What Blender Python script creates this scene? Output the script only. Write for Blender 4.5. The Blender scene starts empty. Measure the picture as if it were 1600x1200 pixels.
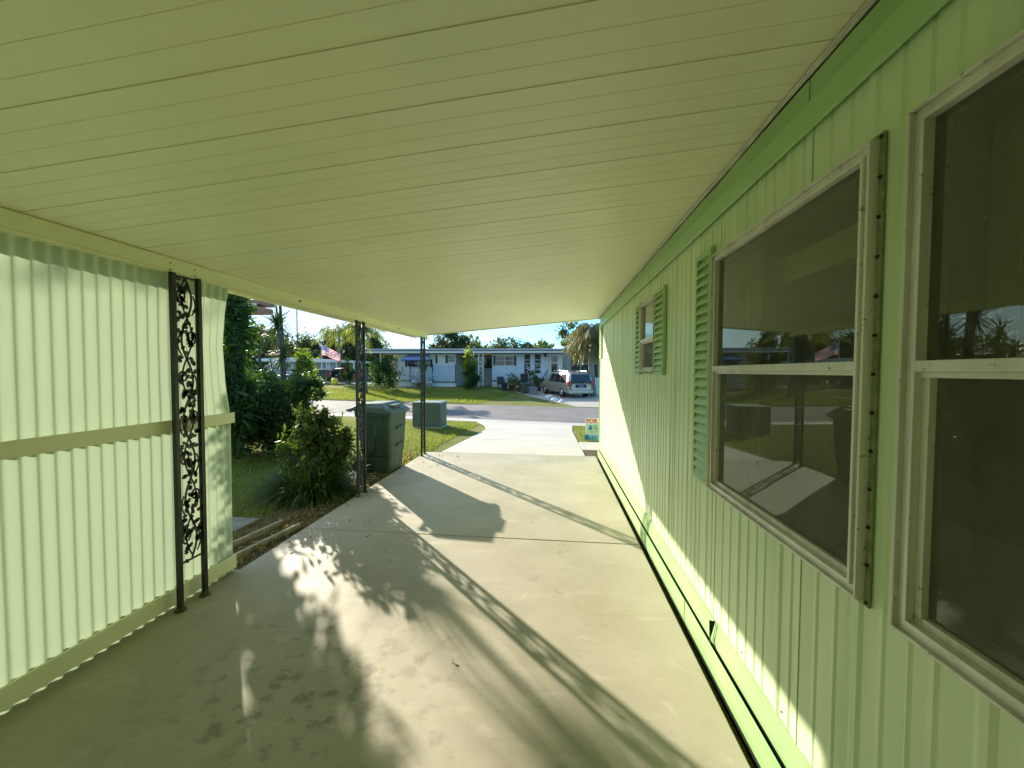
import bpy, math, random
import numpy as np
from mathutils import Vector, Matrix
random.seed(7); RNG = np.random.default_rng(7)
C = bpy.context.scene.collection
SC = bpy.context.scene
# ------------------------------------------------------------ camera
F, YAW, PITCH, ROLL, CH = 602.47, .1064, -.0332, .0034, 1.6
def cam_axes():
    cy, sy = math.cos(YAW), math.sin(YAW)
    f = np.array([-sy, cy, 0]); r = np.array([cy, sy, 0]); u = np.array([0, 0, 1.])
    cp, sp = math.cos(PITCH), math.sin(PITCH)
    f2 = cp*f+sp*u; u2 = -sp*f+cp*u
    cr, sr = math.cos(ROLL), math.sin(ROLL)
    return cr*r+sr*u2, -sr*r+cr*u2, f2
CR, CU, CF = cam_axes()
cam = bpy.data.cameras.new('camera'); camo = bpy.data.objects.new('camera', cam); C.objects.link(camo)
cam.lens = F/1600*36; cam.sensor_width = 36; cam.clip_start = .03; cam.clip_end = 2000
camo.matrix_world = Matrix(((CR[0], CU[0], -CF[0], 0), (CR[1], CU[1], -CF[1], 0), (CR[2], CU[2], -CF[2], CH), (0, 0, 0, 1)))
SC.camera = camo
def ray(px, py): return (px-800)/F*CR+(600-py)/F*CU+CF
def at(px, py, Y):                       # the point of the plane y = Y seen at a pixel of the photograph
    d = ray(px, py); t = Y/d[1]; return (t*d[0], Y, CH+t*d[2])
# ------------------------------------------------------------ sky, sun, exposure
SUN = Vector((-1, 1.06, .514)).normalized()      # towards the sun
W_ = bpy.data.worlds.new('World'); SC.world = W_; W_.use_nodes = True
nt = W_.node_tree; bg = nt.nodes['Background']
sky = nt.nodes.new('ShaderNodeTexSky'); sky.sky_type = 'NISHITA'; sky.sun_disc = False
sky.sun_elevation = math.asin(SUN.z); sky.sun_rotation = math.atan2(SUN.x, SUN.y)
sky.air_density = 1.0; sky.dust_density = .1; sky.ozone_density = 3.0
def sky_clouds():
    N, L = nt.nodes, nt.links
    tc = N.new('ShaderNodeTexCoord'); mp = N.new('ShaderNodeMapping'); mp.inputs['Scale'].default_value = (1.6, 1.6, 5.5)
    mp.inputs['Location'].default_value = (.35, 0, .2)
    ns = N.new('ShaderNodeTexNoise'); ns.inputs['Scale'].default_value = 1.7; ns.inputs['Detail'].default_value = 8; ns.inputs['Roughness'].default_value = .55
    # more cloud to the left (west), clearer over the road to the right
    sp = N.new('ShaderNodeSeparateXYZ'); ad = N.new('ShaderNodeMath'); ad.operation = 'MULTIPLY_ADD'
    ad.inputs[1].default_value = -.42
    rp = N.new('ShaderNodeValToRGB'); rp.color_ramp.elements[0].position = .50; rp.color_ramp.elements[1].position = .66
    mx = N.new('ShaderNodeMix'); mx.data_type = 'RGBA'; mx.inputs['B'].default_value = (2.2, 2.55, 2.8, 1)
    L.new(tc.outputs['Generated'], mp.inputs[0]); L.new(mp.outputs[0], ns.inputs[0]); L.new(tc.outputs['Generated'], sp.inputs[0])
    L.new(sp.outputs[0], ad.inputs[0]); L.new(ns.outputs[0], ad.inputs[2]); L.new(ad.outputs[0], rp.inputs[0])
    sc = N.new('ShaderNodeMath'); sc.operation = 'MULTIPLY'; sc.inputs[1].default_value = .85; L.new(rp.outputs[0], sc.inputs[0])
    L.new(sc.outputs[0], mx.inputs['Factor']); tn = N.new('ShaderNodeMix'); tn.data_type = 'RGBA'; tn.blend_type = 'MULTIPLY'; tn.inputs['Factor'].default_value = 1; tn.inputs['B'].default_value = (.36, .63, .78, 1)
    L.new(sky.outputs[0], tn.inputs['A']); L.new(tn.outputs['Result'], mx.inputs['A']); L.new(mx.outputs['Result'], bg.inputs[0])
sky_clouds()
bg.inputs[1].default_value = .15
sl = bpy.data.lights.new('sun', 'SUN'); sl.energy = 3.95; sl.angle = math.radians(.55); sl.color = (1, .90, .74)
so = bpy.data.objects.new('sun', sl); C.objects.link(so); so.rotation_euler = (-SUN).to_track_quat('-Z', 'Y').to_euler()
SC.view_settings.view_transform = 'Standard'; SC.view_settings.look = 'None'; SC.view_settings.gamma = 1
SC.view_settings.exposure = 1.6
SC.cycles.max_bounces = 10; SC.cycles.diffuse_bounces = 6; SC.cycles.transparent_max_bounces = 16

# ------------------------------------------------------------ materials
def rgb(c): return (c[0], c[1], c[2], 1)
def mat(name, col, rough=.6, spec=.4, metal=0, noise=None, bump=None, wear=None, coord='Object', extra=None):
    """noise = (colour2, scale, detail, lo, hi); bump = (scale, distance); wear = (colour, scale, lo, hi)"""
    m = bpy.data.materials.new(name); m.use_nodes = True; t = m.node_tree; N, L = t.nodes, t.links
    b = N['Principled BSDF']; b.inputs['Base Color'].default_value = rgb(col); b.inputs['Roughness'].default_value = rough
    b.inputs['Specular IOR Level'].default_value = spec; b.inputs['Metallic'].default_value = metal
    tc = N.new('ShaderNodeTexCoord'); src = tc.outputs[coord]; cur = None
    def mixin(col_a, col2, scale, detail, lo, hi, stretch=None):
        s = src
        if stretch:
            mp = N.new('ShaderNodeMapping'); mp.inputs['Scale'].default_value = stretch; L.new(s, mp.inputs[0]); s = mp.outputs[0]
        ns = N.new('ShaderNodeTexNoise'); ns.inputs['Scale'].default_value = scale; ns.inputs['Detail'].default_value = detail
        rp = N.new('ShaderNodeValToRGB'); rp.color_ramp.elements[0].position = lo; rp.color_ramp.elements[1].position = hi
        mx = N.new('ShaderNodeMix'); mx.data_type = 'RGBA'
        L.new(s, ns.inputs[0]); L.new(ns.outputs[0], rp.inputs[0]); L.new(rp.outputs[0], mx.inputs['Factor'])
        if isinstance(col_a, tuple): mx.inputs['A'].default_value = rgb(col_a)
        else: L.new(col_a, mx.inputs['A'])
        mx.inputs['B'].default_value = rgb(col2); return mx.outputs['Result']
    cur = tuple(col)
    if noise: cur = mixin(cur, *noise)
    if wear:
        for w in (wear if isinstance(wear, list) else [wear]): cur = mixin(cur, *w)
    if not isinstance(cur, tuple): L.new(cur, b.inputs['Base Color'])
    if bump:
        ns = N.new('ShaderNodeTexNoise'); ns.inputs['Scale'].default_value = bump[0]; ns.inputs['Detail'].default_value = 6
        L.new(src, ns.inputs[0])
        bp = N.new('ShaderNodeBump'); bp.inputs['Distance'].default_value = bump[1]; bp.inputs['Strength'].default_value = .8
        L.new(ns.outputs[0], bp.inputs['Height']); L.new(bp.outputs[0], b.inputs['Normal'])
    if extra: extra(N, L, b, src)
    return m
def leaf_mat(name, c1, c2, trans=.45, rough=.5, tcol=None):
    m = bpy.data.materials.new(name); m.use_nodes = True; t = m.node_tree; N, L = t.nodes, t.links
    b = N['Principled BSDF']; b.inputs['Roughness'].default_value = rough; b.inputs['Specular IOR Level'].default_value = .35
    g = N.new('ShaderNodeNewGeometry'); rp = N.new('ShaderNodeValToRGB')
    rp.color_ramp.elements[0].color = rgb(c1); rp.color_ramp.elements[1].color = rgb(c2)
    L.new(g.outputs['Random Per Island'], rp.inputs[0]); L.new(rp.outputs[0], b.inputs['Base Color'])
    tr = N.new('ShaderNodeBsdfTranslucent'); mu = N.new('ShaderNodeMix'); mu.data_type = 'RGBA'; mu.blend_type = 'MULTIPLY'; mu.inputs['Factor'].default_value = 1
    mu.inputs['B'].default_value = rgb(tcol or (1.9, 1.9, .5)); L.new(rp.outputs[0], mu.inputs['A']); L.new(mu.outputs['Result'], tr.inputs[0])
    ms = N.new('ShaderNodeMixShader'); ms.inputs[0].default_value = trans
    L.new(b.outputs[0], ms.inputs[1]); L.new(tr.outputs[0], ms.inputs[2]); L.new(ms.outputs[0], N['Material Output'].inputs[0])
    return m
def glass_mat(name, tint, ior=1.55, rough=0.0, dust=.08):
    m = bpy.data.materials.new(name); m.use_nodes = True; t = m.node_tree; N, L = t.nodes, t.links
    N.remove(N['Principled BSDF'])
    tr = N.new('ShaderNodeBsdfTransparent'); tr.inputs[0].default_value = rgb(tint)
    gl = N.new('ShaderNodeBsdfGlossy'); gl.inputs['Roughness'].default_value = rough; gl.inputs['Color'].default_value = (.9, 1, .85, 1)
    fr = N.new('ShaderNodeFresnel'); fr.inputs[0].default_value = ior
    ms = N.new('ShaderNodeMixShader'); L.new(fr.outputs[0], ms.inputs[0]); L.new(tr.outputs[0], ms.inputs[1]); L.new(gl.outputs[0], ms.inputs[2])
    tc = N.new('ShaderNodeTexCoord'); ns = N.new('ShaderNodeTexNoise'); ns.inputs['Scale'].default_value = 5; ns.inputs['Detail'].default_value = 10; ns.inputs['Roughness'].default_value = .65
    mr = N.new('ShaderNodeMapRange'); mr.inputs['From Min'].default_value = .35; mr.inputs['From Max'].default_value = .7; mr.inputs['To Min'].default_value = dust*.75; mr.inputs['To Max'].default_value = dust*1.35
    df = N.new('ShaderNodeBsdfDiffuse'); df.inputs[0].default_value = (.50, .50, .36, 1); m2 = N.new('ShaderNodeMixShader')
    L.new(tc.outputs['Object'], ns.inputs[0]); L.new(ns.outputs[0], mr.inputs[0]); L.new(mr.outputs[0], m2.inputs[0]); L.new(ms.outputs[0], m2.inputs[1]); L.new(df.outputs[0], m2.inputs[2])
    L.new(m2.outputs[0], N['Material Output'].inputs[0]); return m
def fiberglass():
    m = bpy.data.materials.new('fiberglass'); m.use_nodes = True; t = m.node_tree; N, L = t.nodes, t.links
    b = N['Principled BSDF']; b.inputs['Base Color'].default_value = (.66, .76, .56, 1); b.inputs['Roughness'].default_value = .35
    tc = N.new('ShaderNodeTexCoord'); mp = N.new('ShaderNodeMapping'); mp.inputs['Scale'].default_value = (1, 2.2, .5)
    ns = N.new('ShaderNodeTexNoise'); ns.inputs['Scale'].default_value = 3; ns.inputs['Detail'].default_value = 8
    rp = N.new('ShaderNodeValToRGB'); rp.color_ramp.elements[0].position = .35; rp.color_ramp.elements[1].position = .7
    rp.color_ramp.elements[0].color = (.52, .62, .45, 1); rp.color_ramp.elements[1].color = (.64, .70, .50, 1)
    L.new(tc.outputs['Object'], mp.inputs[0]); L.new(mp.outputs[0], ns.inputs[0]); L.new(ns.outputs[0], rp.inputs[0]); L.new(rp.outputs[0], b.inputs['Base Color'])
    tr = N.new('ShaderNodeBsdfTranslucent'); tr.inputs[0].default_value = (.42, .52, .36, 1)
    ms = N.new('ShaderNodeMixShader'); ms.inputs[0].default_value = .27
    L.new(b.outputs[0], ms.inputs[1]); L.new(tr.outputs[0], ms.inputs[2]); L.new(ms.outputs[0], N['Material Output'].inputs[0]); return m
def concrete(name, base, dark, stains):
    m = bpy.data.materials.new(name); m.use_nodes = True; t = m.node_tree; N, L = t.nodes, t.links
    b = N['Principled BSDF']; b.inputs['Roughness'].default_value = .62; b.inputs['Specular IOR Level'].default_value = .35
    tc = N.new('ShaderNodeTexCoord'); s0 = tc.outputs['Object']
    def noise(scale, det, lo, hi, stretch=(1, 1, 1), rough=.6):
        mp = N.new('ShaderNodeMapping'); mp.inputs['Scale'].default_value = stretch; L.new(s0, mp.inputs[0])
        ns = N.new('ShaderNodeTexNoise'); ns.inputs['Scale'].default_value = scale; ns.inputs['Detail'].default_value = det; ns.inputs['Roughness'].default_value = rough
        rp = N.new('ShaderNodeValToRGB'); rp.color_ramp.elements[0].position = lo; rp.color_ramp.elements[1].position = hi
        L.new(mp.outputs[0], ns.inputs[0]); L.new(ns.outputs[0], rp.inputs[0]); return rp.outputs[0]
    def mix(a, bcol, f, amt=1):
        mx = N.new('ShaderNodeMix'); mx.data_type = 'RGBA'
        if amt != 1:
            mm = N.new('ShaderNodeMath'); mm.operation = 'MULTIPLY'; mm.inputs[1].default_value = amt; L.new(f, mm.inputs[0]); f = mm.outputs[0]
        L.new(f, mx.inputs['Factor'])
        if isinstance(a, tuple): mx.inputs['A'].default_value = rgb(a)
        else: L.new(a, mx.inputs['A'])
        mx.inputs['B'].default_value = rgb(bcol); return mx.outputs['Result']
    c = mix(base, dark, noise(.9, 8, .35, .72))
    c = mix(c, (base[0]*1.22, base[1]*1.2, base[2]*1.15), noise(3.0, 10, .56, .70, (.55, 2.6, 1), .7), .55)      # trowel sweeps across the slab
    c = mix(c, (dark[0]*.8, dark[1]*.78, dark[2]*.66), noise(14, 6, .60, .72, (.5, 3, 1)), .5)
    if stains:
        def near(x, y, r0, r1):                 # 1 inside r0 of a spot of the slab, 0 beyond r1
            mp = N.new('ShaderNodeMapping'); mp.inputs['Location'].default_value = (-x, -y, 0); L.new(s0, mp.inputs[0])
            ln = N.new('ShaderNodeVectorMath'); ln.operation = 'LENGTH'; L.new(mp.outputs[0], ln.inputs[0])
            mr = N.new('ShaderNodeMapRange'); mr.inputs['From Min'].default_value = r0; mr.inputs['From Max'].default_value = r1; mr.inputs['To Min'].default_value = 1; mr.inputs['To Max'].default_value = 0
            L.new(ln.outputs['Value'], mr.inputs[0]); return mr.outputs[0]
        def mul(a_, b_):
            q = N.new('ShaderNodeMath'); q.operation = 'MULTIPLY'; L.new(a_, q.inputs[0]); L.new(b_, q.inputs[1]); return q.outputs[0]
        c = mix(c, (.30, .27, .16), noise(1.1, 9, .42, .62), .45)                      # broad yellowed damp areas
        c = mix(c, (.055, .055, .035), mul(noise(9, 10, .52, .64, (1.0, 1, 1)), near(-1.25, 1.75, .2, .95)), .5)   # mildew patch
        c = mix(c, (.20, .12, .05), mul(noise(6, 7, .55, .66), near(-.75, 1.95, .1, .5)), .6)          # rust marks
        c = mix(c, (.12, .11, .075), noise(2.3, 10, .62, .70, (1.4, 1, 1)), .35)
        vo = N.new('ShaderNodeTexVoronoi'); vo.inputs['Scale'].default_value = 2.3; L.new(s0, vo.inputs[0])
        rp = N.new('ShaderNodeValToRGB'); rp.color_ramp.elements[0].position = .012; rp.color_ramp.elements[1].position = .03
        rp.color_ramp.elements[0].color = (1, 1, 1, 1); rp.color_ramp.elements[1].color = (0, 0, 0, 1)
        L.new(vo.outputs['Distance'], rp.inputs[0]); c = mix(c, (.09, .075, .05), rp.outputs[0], .7)
        # white scratch arcs from tyres and sweeping
        wv = N.new('ShaderNodeTexWave'); wv.wave_type = 'RINGS'; wv.rings_direction = 'Z'; wv.inputs['Scale'].default_value = .9; wv.inputs['Distortion'].default_value = 9; wv.inputs['Detail'].default_value = 5; wv.inputs['Detail Scale'].default_value = 2.2
        L.new(s0, wv.inputs[0]); rp = N.new('ShaderNodeValToRGB'); rp.color_ramp.elements[0].position = .93; rp.color_ramp.elements[1].position = .99; L.new(wv.outputs[0], rp.inputs[0])
        c = mix(c, (.62, .60, .50), mul(rp.outputs[0], noise(5, 6, .5, .62)), .2)
    L.new(c, b.inputs['Base Color'])
    bp = N.new('ShaderNodeBump'); bp.inputs['Distance'].default_value = .0012; bp.inputs['Strength'].default_value = .5
    n2 = N.new('ShaderNodeTexNoise'); n2.inputs['Scale'].default_value = 60; n2.inputs['Detail'].default_value = 8; L.new(s0, n2.inputs[0])
    L.new(n2.outputs[0], bp.inputs['Height']); L.new(bp.outputs[0], b.inputs['Normal'])
    return m
def lawn_mat():
    return mat('lawn', (.12, .16, .03), .95, .1, noise=((.25, .24, .07), .7, 8, .38, .68), wear=((.25, .20, .10), 3.5, 10, .56, .75), bump=(40, .05))
M = dict(
 leaflime=leaf_mat('lime_leaf', (.06, .11, .018), (.15, .21, .035), .5),
 leafbush=leaf_mat('bush_leaf', (.025, .055, .014), (.09, .13, .035), .40),
 concrete=concrete('slab_concrete', (.45, .42, .33), (.36, .335, .255), True),
 drive=concrete('driveway_concrete', (.56, .53, .44), (.47, .44, .36), False),
 asphalt=mat('asphalt', (.15, .147, .138), .85, .3, noise=((.21, .205, .19), 1.2, 10, .35, .7), bump=(90, .01)),
 gutter_conc=concrete('gutter_concrete', (.50, .47, .40), (.40, .37, .31), False),
 lawn=lawn_mat(),
 soil=mat('soil', (.10, .075, .045), .95, .1, noise=((.17, .13, .07), 8, 10, .4, .65), bump=(40, .03)),
 ceiling=mat('ceiling_paint', (.85, .83, .60), .42, .35, noise=((.79, .79, .56), 1.6, 8, .4, .7), wear=((.76, .72, .48), 5, 10, .60, .95)),
 beam=mat('beam_paint', (.80, .80, .54), .45, .35, noise=((.74, .73, .48), 4, 8, .4, .8)),
 siding=mat('siding_paint', (.56, .72, .41), .42, .45, noise=((.62, .75, .47), 1.3, 8, .35, .7, (1, 1, .4)), wear=[((.44, .58, .30), 4, 10, .54, .80, (1, 1, .18)), ((.36, .42, .24), 16, 10, .64, .78, (1, 1, .10)), ((.64, .68, .50), 12, 10, .58, .85, (1, 1, .07))]),
 trim=mat('green_trim_paint', (.28, .49, .18), .42, .4, noise=((.34, .53, .22), 2.5, 8, .4, .7)),
 skirt=mat('skirt_paint', (.25, .44, .17), .45, .4, noise=((.31, .48, .21), 2.5, 8, .4, .75)),
 shutter=mat('shutter_paint', (.37, .57, .26), .45, .4, noise=((.43, .61, .32), 6, 8, .4, .7)),
 shutter_light=mat('shutter_light_paint', (.40, .58, .28), .45, .4),
 alu=mat('weathered_aluminium', (.70, .70, .62), .42, .5, .15, noise=((.54, .54, .46), 11, 10, .38, .66, (1, 1, .1)), wear=[((.70, .70, .60), 30, 8, .56, .7, (1, 1, .2)), ((.25, .25, .18), 50, 8, .64, .74)]),
 flange=mat('window_flange', (.20, .24, .12), .6, .3, .2, noise=((.36, .38, .24), 22, 8, .4, .7)),
 screw=mat('screw_rust', (.045, .03, .018), .7, .3, .3),
 glass=glass_mat('window_glass', (.55, .56, .46), 1.75), glass_dark=glass_mat('lower_window_glass', (.36, .38, .28), 1.40, 0, .17),
 glass_small=glass_mat('small_window_glass', (.8, .82, .8), 1.6, .08),
 iron=mat('black_iron_paint', (.016, .022, .014), .45, .45, noise=((.05, .04, .025), 30, 8, .6, .8)),
 iron_foot=mat('rusty_foot', (.16, .15, .09), .8, .3, noise=((.06, .035, .02), 20, 8, .4, .65), bump=(60, .01)),
 fiber=fiberglass(),
 rail=mat('cream_rail_paint', (.86, .84, .62), .5, .35, noise=((.78, .76, .55), 3, 8, .4, .75)),
 gap=mat('dark_gap_shade', (.02, .02, .015), .9, .1),
 inwall=mat('interior_wall', (.48, .45, .30), .8, .2), incurt=mat('curtain_cloth', (.55, .50, .32), .9, .1, noise=((.42, .38, .24), 4, 4, .3, .7, (1, 6, .3))),
 infloor=mat('interior_floor', (.16, .12, .08), .7, .3), frost=mat('blind', (.50, .54, .50), .7, .2),
 wood=mat('weathered_timber', (.42, .38, .30), .85, .2, noise=((.22, .18, .13), 8, 10, .4, .7, (8, 1, 8))),
 paver=mat('paver_stone', (.30, .29, .26), .9, .2, noise=((.19, .19, .16), 6, 10, .4, .7), bump=(50, .01)),
 bin=mat('bin_plastic', (.035, .07, .04), .5, .4, noise=((.055, .09, .05), 4, 8, .4, .75), wear=[((.12, .14, .09), 7, 10, .58, .75, (1, 1, .3)), ((.10, .085, .05), 3, 10, .60, .75)]),
 binlid=mat('bin_lid_plastic', (.06, .10, .07), .5, .4, noise=((.11, .15, .11), 6, 8, .4, .75)),
 rubber=mat('rubber', (.015, .015, .015), .8, .3), box=mat('utility_green', (.095, .125, .085), .5, .4, noise=((.12, .15, .10), 3, 8, .4, .7), wear=((.16, .18, .12), 9, 10, .60, .75, (1, 1, .3))),
 white=mat('white_paint', (.72, .73, .70), .55, .3, noise=((.62, .63, .60), 2, 8, .4, .8)),
 facade=mat('white_siding', (.66, .68, .66), .6, .3, noise=((.56, .58, .56), 1.2, 8, .4, .8)),
 facade_blue=mat('pale_blue_siding', (.52, .60, .68), .6, .3, noise=((.44, .52, .60), 2, 8, .4, .8)), facade_grey=mat('grey_siding', (.30, .33, .33), .6, .3),
 roofm=mat('metal_roof', (.42, .44, .46), .5, .4, noise=((.30, .31, .33), 1.5, 8, .4, .7, (.2, 3, 1))),
 dark=mat('dark_trim', (.025, .03, .035), .5, .4), navy=mat('navy_awning_trim', (.03, .06, .20), .5, .4), awn=mat('blue_awning', (.34, .42, .72), .5, .4),
 glassfar=mat('far_window_glass', (.03, .035, .04), .08, .8), cream=mat('cream_wall', (.42, .38, .30), .7, .3, noise=((.34, .30, .24), 2, 8, .4, .7)),
 tan=mat('tan_roof', (.26, .22, .19), .8, .2, noise=((.18, .16, .14), 2, 8, .4, .7)), redbrown=mat('faded_red_fascia', (.40, .20, .16), .7, .2, noise=((.28, .14, .11), 5, 8, .4, .7)),
 screen=mat('porch_screen', (.05, .055, .055), .8, .2), bark=mat('bark', (.12, .095, .07), .95, .1, noise=((.21, .18, .14), 6, 10, .4, .65, (1, 1, .3)), bump=(25, .04)),
 palebark=mat('pale_bark', (.26, .27, .22), .95, .1, noise=((.16, .16, .13), 5, 10, .4, .65), bump=(25, .04)),
 vanpaint=mat('champagne_paint', (.42, .39, .32), .28, .6, .55), carblue=mat('blue_car_paint', (.05, .08, .16), .25, .6, .3), carblack=mat('black_car_paint', (.02, .022, .026), .25, .6, .3),
 cargrey=mat('grey_car_paint', (.18, .20, .23), .25, .6, .3), carglass=mat('car_glass', (.015, .017, .02), .18, .35), chrome=mat('bright_rim', (.55, .55, .53), .3, .6, .8),
 tail=mat('tail_lamp_red', (.45, .02, .02), .25, .6), plate=mat('plate_blue', (.10, .16, .32), .5, .4), black=mat('black_plastic', (.02, .02, .02), .6, .3),
 yellow=mat('yellow_plastic', (.70, .60, .04), .5, .4), red=mat('red_paint', (.50, .04, .04), .5, .4), pot=mat('clay_pot', (.28, .13, .07), .8, .2),
 signw=mat('sign_white', (.80, .80, .74), .5, .3), signg=mat('sign_green', (.48, .70, .50), .5, .3), signb=mat('sign_blue', (.22, .50, .68), .5, .3),
 signr=mat('sign_red', (.70, .10, .04), .5, .3), signd=mat('sign_dark_blue', (.04, .16, .42), .5, .3), signdg=mat('sign_dark_green', (.05, .25, .15), .5, .3),
 leafdark=leaf_mat('dark_shrub_leaf', (.022, .055, .014), (.06, .115, .028), .35), leafmid=leaf_mat('mid_leaf', (.04, .085, .02), (.11, .17, .04), .45),
 leafyel=leaf_mat('yellow_green_leaf', (.10, .16, .02), (.24, .30, .05), .55), blade=leaf_mat('strap_leaf', (.03, .07, .015), (.10, .15, .035), .4),
 spike=leaf_mat('spiky_leaf', (.018, .045, .015), (.055, .10, .03), .25), fartree=leaf_mat('far_tree_leaf', (.045, .07, .025), (.11, .14, .055), .3),
 fardark=leaf_mat('far_dark_leaf', (.025, .045, .018), (.06, .085, .03), .25), frond=leaf_mat('palm_frond', (.08, .12, .03), (.24, .25, .07), .4),
 deadfrond=leaf_mat('dry_frond', (.09, .09, .04), (.24, .21, .10), .3), grass=leaf_mat('grass_blade', (.08, .13, .012), (.27, .29, .05), .5, .7),
 litter=leaf_mat('dry_litter', (.12, .08, .04), (.38, .30, .14), .2), flower=leaf_mat('pale_flower', (.45, .52, .62), (.75, .78, .80), .3, tcol=(1, 1, 1)),
)

# ------------------------------------------------------------ helpers
def tag(o, label=None, cat=None, group=None, kind=None):
    if label: o['label'] = label
    if cat: o['category'] = cat
    if group: o['group'] = group
    if kind: o['kind'] = kind
    return o
def thing(name, label, cat, loc=(0, 0, 0), rz=0, group=None):
    o = bpy.data.objects.new(name, None); C.objects.link(o); o.location = loc; o.rotation_euler = (0, 0, rz); o.empty_display_size = .2
    return tag(o, label, cat, group)
def origin_of(p):
    while p.parent: p = p.parent
    return p.location
def copy_tree(o, parent=None):
    c = o.copy(); C.objects.link(c)
    if parent: c.parent = parent
    for ch in list(o.children): copy_tree(ch, c)
    return c
class MB:
    def __init__(s): s.v = []; s.f = []; s.mi = []; s.cur = 0
    def add(s, vs, fs):
        k = len(s.v); s.v += [tuple(map(float, q)) for q in vs]; s.f += [tuple(k+i for i in f) for f in fs]; s.mi += [s.cur]*len(fs); return s
    def box(s, x0, x1, y0, y1, z0, z1):
        x0, x1 = min(x0, x1), max(x0, x1); y0, y1 = min(y0, y1), max(y0, y1); z0, z1 = min(z0, z1), max(z0, z1)
        return s.add([(x0,y0,z0),(x1,y0,z0),(x1,y1,z0),(x0,y1,z0),(x0,y0,z1),(x1,y0,z1),(x1,y1,z1),(x0,y1,z1)], [(0,3,2,1),(4,5,6,7),(0,1,5,4),(1,2,6,5),(2,3,7,6),(3,0,4,7)])
    def prism(s, poly, h, axis='z', base=0):      # polygon in the plane across axis, extruded from base by h
        n = len(poly)
        def P(a, b, c): return {'z': (a, b, c), 'y': (a, c, b), 'x': (c, a, b)}[axis]
        vs = [P(a, b, base) for a, b in poly]+[P(a, b, base+h) for a, b in poly]
        fs = [tuple(reversed(range(n))), tuple(range(n, 2*n))]+[(i, (i+1) % n, n+(i+1) % n, n+i) for i in range(n)]
        return s.add(vs, fs)
    def tube(s, pts, r, n=6, cap=True):
        pts = [Vector(p) for p in pts]; rs = r if isinstance(r, (list, tuple)) else [r]*len(pts)
        vs = []; fs = []; up = Vector((0, 0, 1)); prev = None
        for i, p in enumerate(pts):
            d = (pts[min(i+1, len(pts)-1)]-pts[max(i-1, 0)]).normalized()
            if prev is None: a = d.cross(up if abs(d.z) < .95 else Vector((1, 0, 0))).normalized()
            else:
                a = (prev-d*prev.dot(d)); a = a.normalized() if a.length > 1e-6 else d.orthogonal().normalized()
            prev = a; b = d.cross(a)
            for k in range(n):
                t = 2*math.pi*k/n; vs.append(p+(a*math.cos(t)+b*math.sin(t))*rs[i])
        for i in range(len(pts)-1):
            for k in range(n): fs.append((i*n+k, i*n+(k+1) % n, (i+1)*n+(k+1) % n, (i+1)*n+k))
        if cap: fs += [tuple(reversed(range(n))), tuple(range((len(pts)-1)*n, len(pts)*n))]
        return s.add(vs, fs)
    def lathe(s, prof, c=(0, 0, 0), n=20, axis='z'):
        vs = []; fs = []
        for r, h in prof:
            for k in range(n):
                t = 2*math.pi*k/n; a, b = r*math.cos(t), r*math.sin(t)
                q = {'z': (a, b, h), 'x': (h, a, b), 'y': (a, h, b)}[axis]; vs.append((c[0]+q[0], c[1]+q[1], c[2]+q[2]))
        for i in range(len(prof)-1):
            for k in range(n): fs.append((i*n+k, i*n+(k+1) % n, (i+1)*n+(k+1) % n, (i+1)*n+k))
        fs += [tuple(reversed(range(n))), tuple(range((len(prof)-1)*n, len(prof)*n))]
        return s.add(vs, fs)
    def quad(s, a, b, c, d): return s.add([a, b, c, d], [(0, 1, 2, 3)])
    def build(s, name, m, parent=None, smooth=False, bevel=0, loc=None):
        if parent is not None: o = Vector(origin_of(parent)) if loc is None else Vector(loc)
        else: o = Vector(loc or (0, 0, 0))
        me = bpy.data.meshes.new(name); me.from_pydata([(a-o[0], b-o[1], c-o[2]) for a, b, c in s.v], [], s.f)
        for q in (m if isinstance(m, (list, tuple)) else [m]): me.materials.append(q)
        if max(s.mi, default=0): me.polygons.foreach_set('material_index', s.mi)
        if smooth: me.polygons.foreach_set('use_smooth', [True]*len(me.polygons))
        me.update(); ob = bpy.data.objects.new(name, me); C.objects.link(ob)
        if parent is not None: ob.parent = parent
        else: ob.location = o
        if bevel:
            b = ob.modifiers.new('bevel', 'BEVEL'); b.width = bevel; b.segments = 2; b.limit_method = 'ANGLE'; b.angle_limit = math.radians(40)
        return ob
def studs(name, m, parent, prof, n, axis, spots):
    k = MB(); k.lathe(prof, (0, 0, 0), n, axis); o0 = origin_of(parent); first = k.build(name, m, parent, loc=(0, 0, 0))
    for i, q in enumerate(spots):
        c = first if i == 0 else first.copy()
        if i: C.objects.link(c); c.parent = parent
        c.location = (q[0]-o0[0], q[1]-o0[1], q[2]-o0[2])
def npmesh(name, V, Fc, m, parent=None, loc=(0, 0, 0)):
    """V: (n,3) numpy, Fc: (k,3 or 4) numpy faces, world coordinates"""
    o = np.array(origin_of(parent)) if parent is not None else np.array(loc)
    me = bpy.data.meshes.new(name); k = Fc.shape[1]
    me.vertices.add(len(V)); me.vertices.foreach_set('co', (V-o).astype(np.float32).ravel())
    me.loops.add(Fc.size); me.loops.foreach_set('vertex_index', Fc.astype(np.int32).ravel())
    me.polygons.add(len(Fc)); me.polygons.foreach_set('loop_start', np.arange(0, Fc.size, k, dtype=np.int32)); me.polygons.foreach_set('loop_total', np.full(len(Fc), k, dtype=np.int32))
    me.materials.append(m); me.update(calc_edges=True); me.validate()
    ob = bpy.data.objects.new(name, me); C.objects.link(ob)
    if parent is not None: ob.parent = parent
    else: ob.location = tuple(loc)
    return ob
def unit(a): return a/np.maximum(np.linalg.norm(a, axis=-1, keepdims=True), 1e-9)
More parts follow.
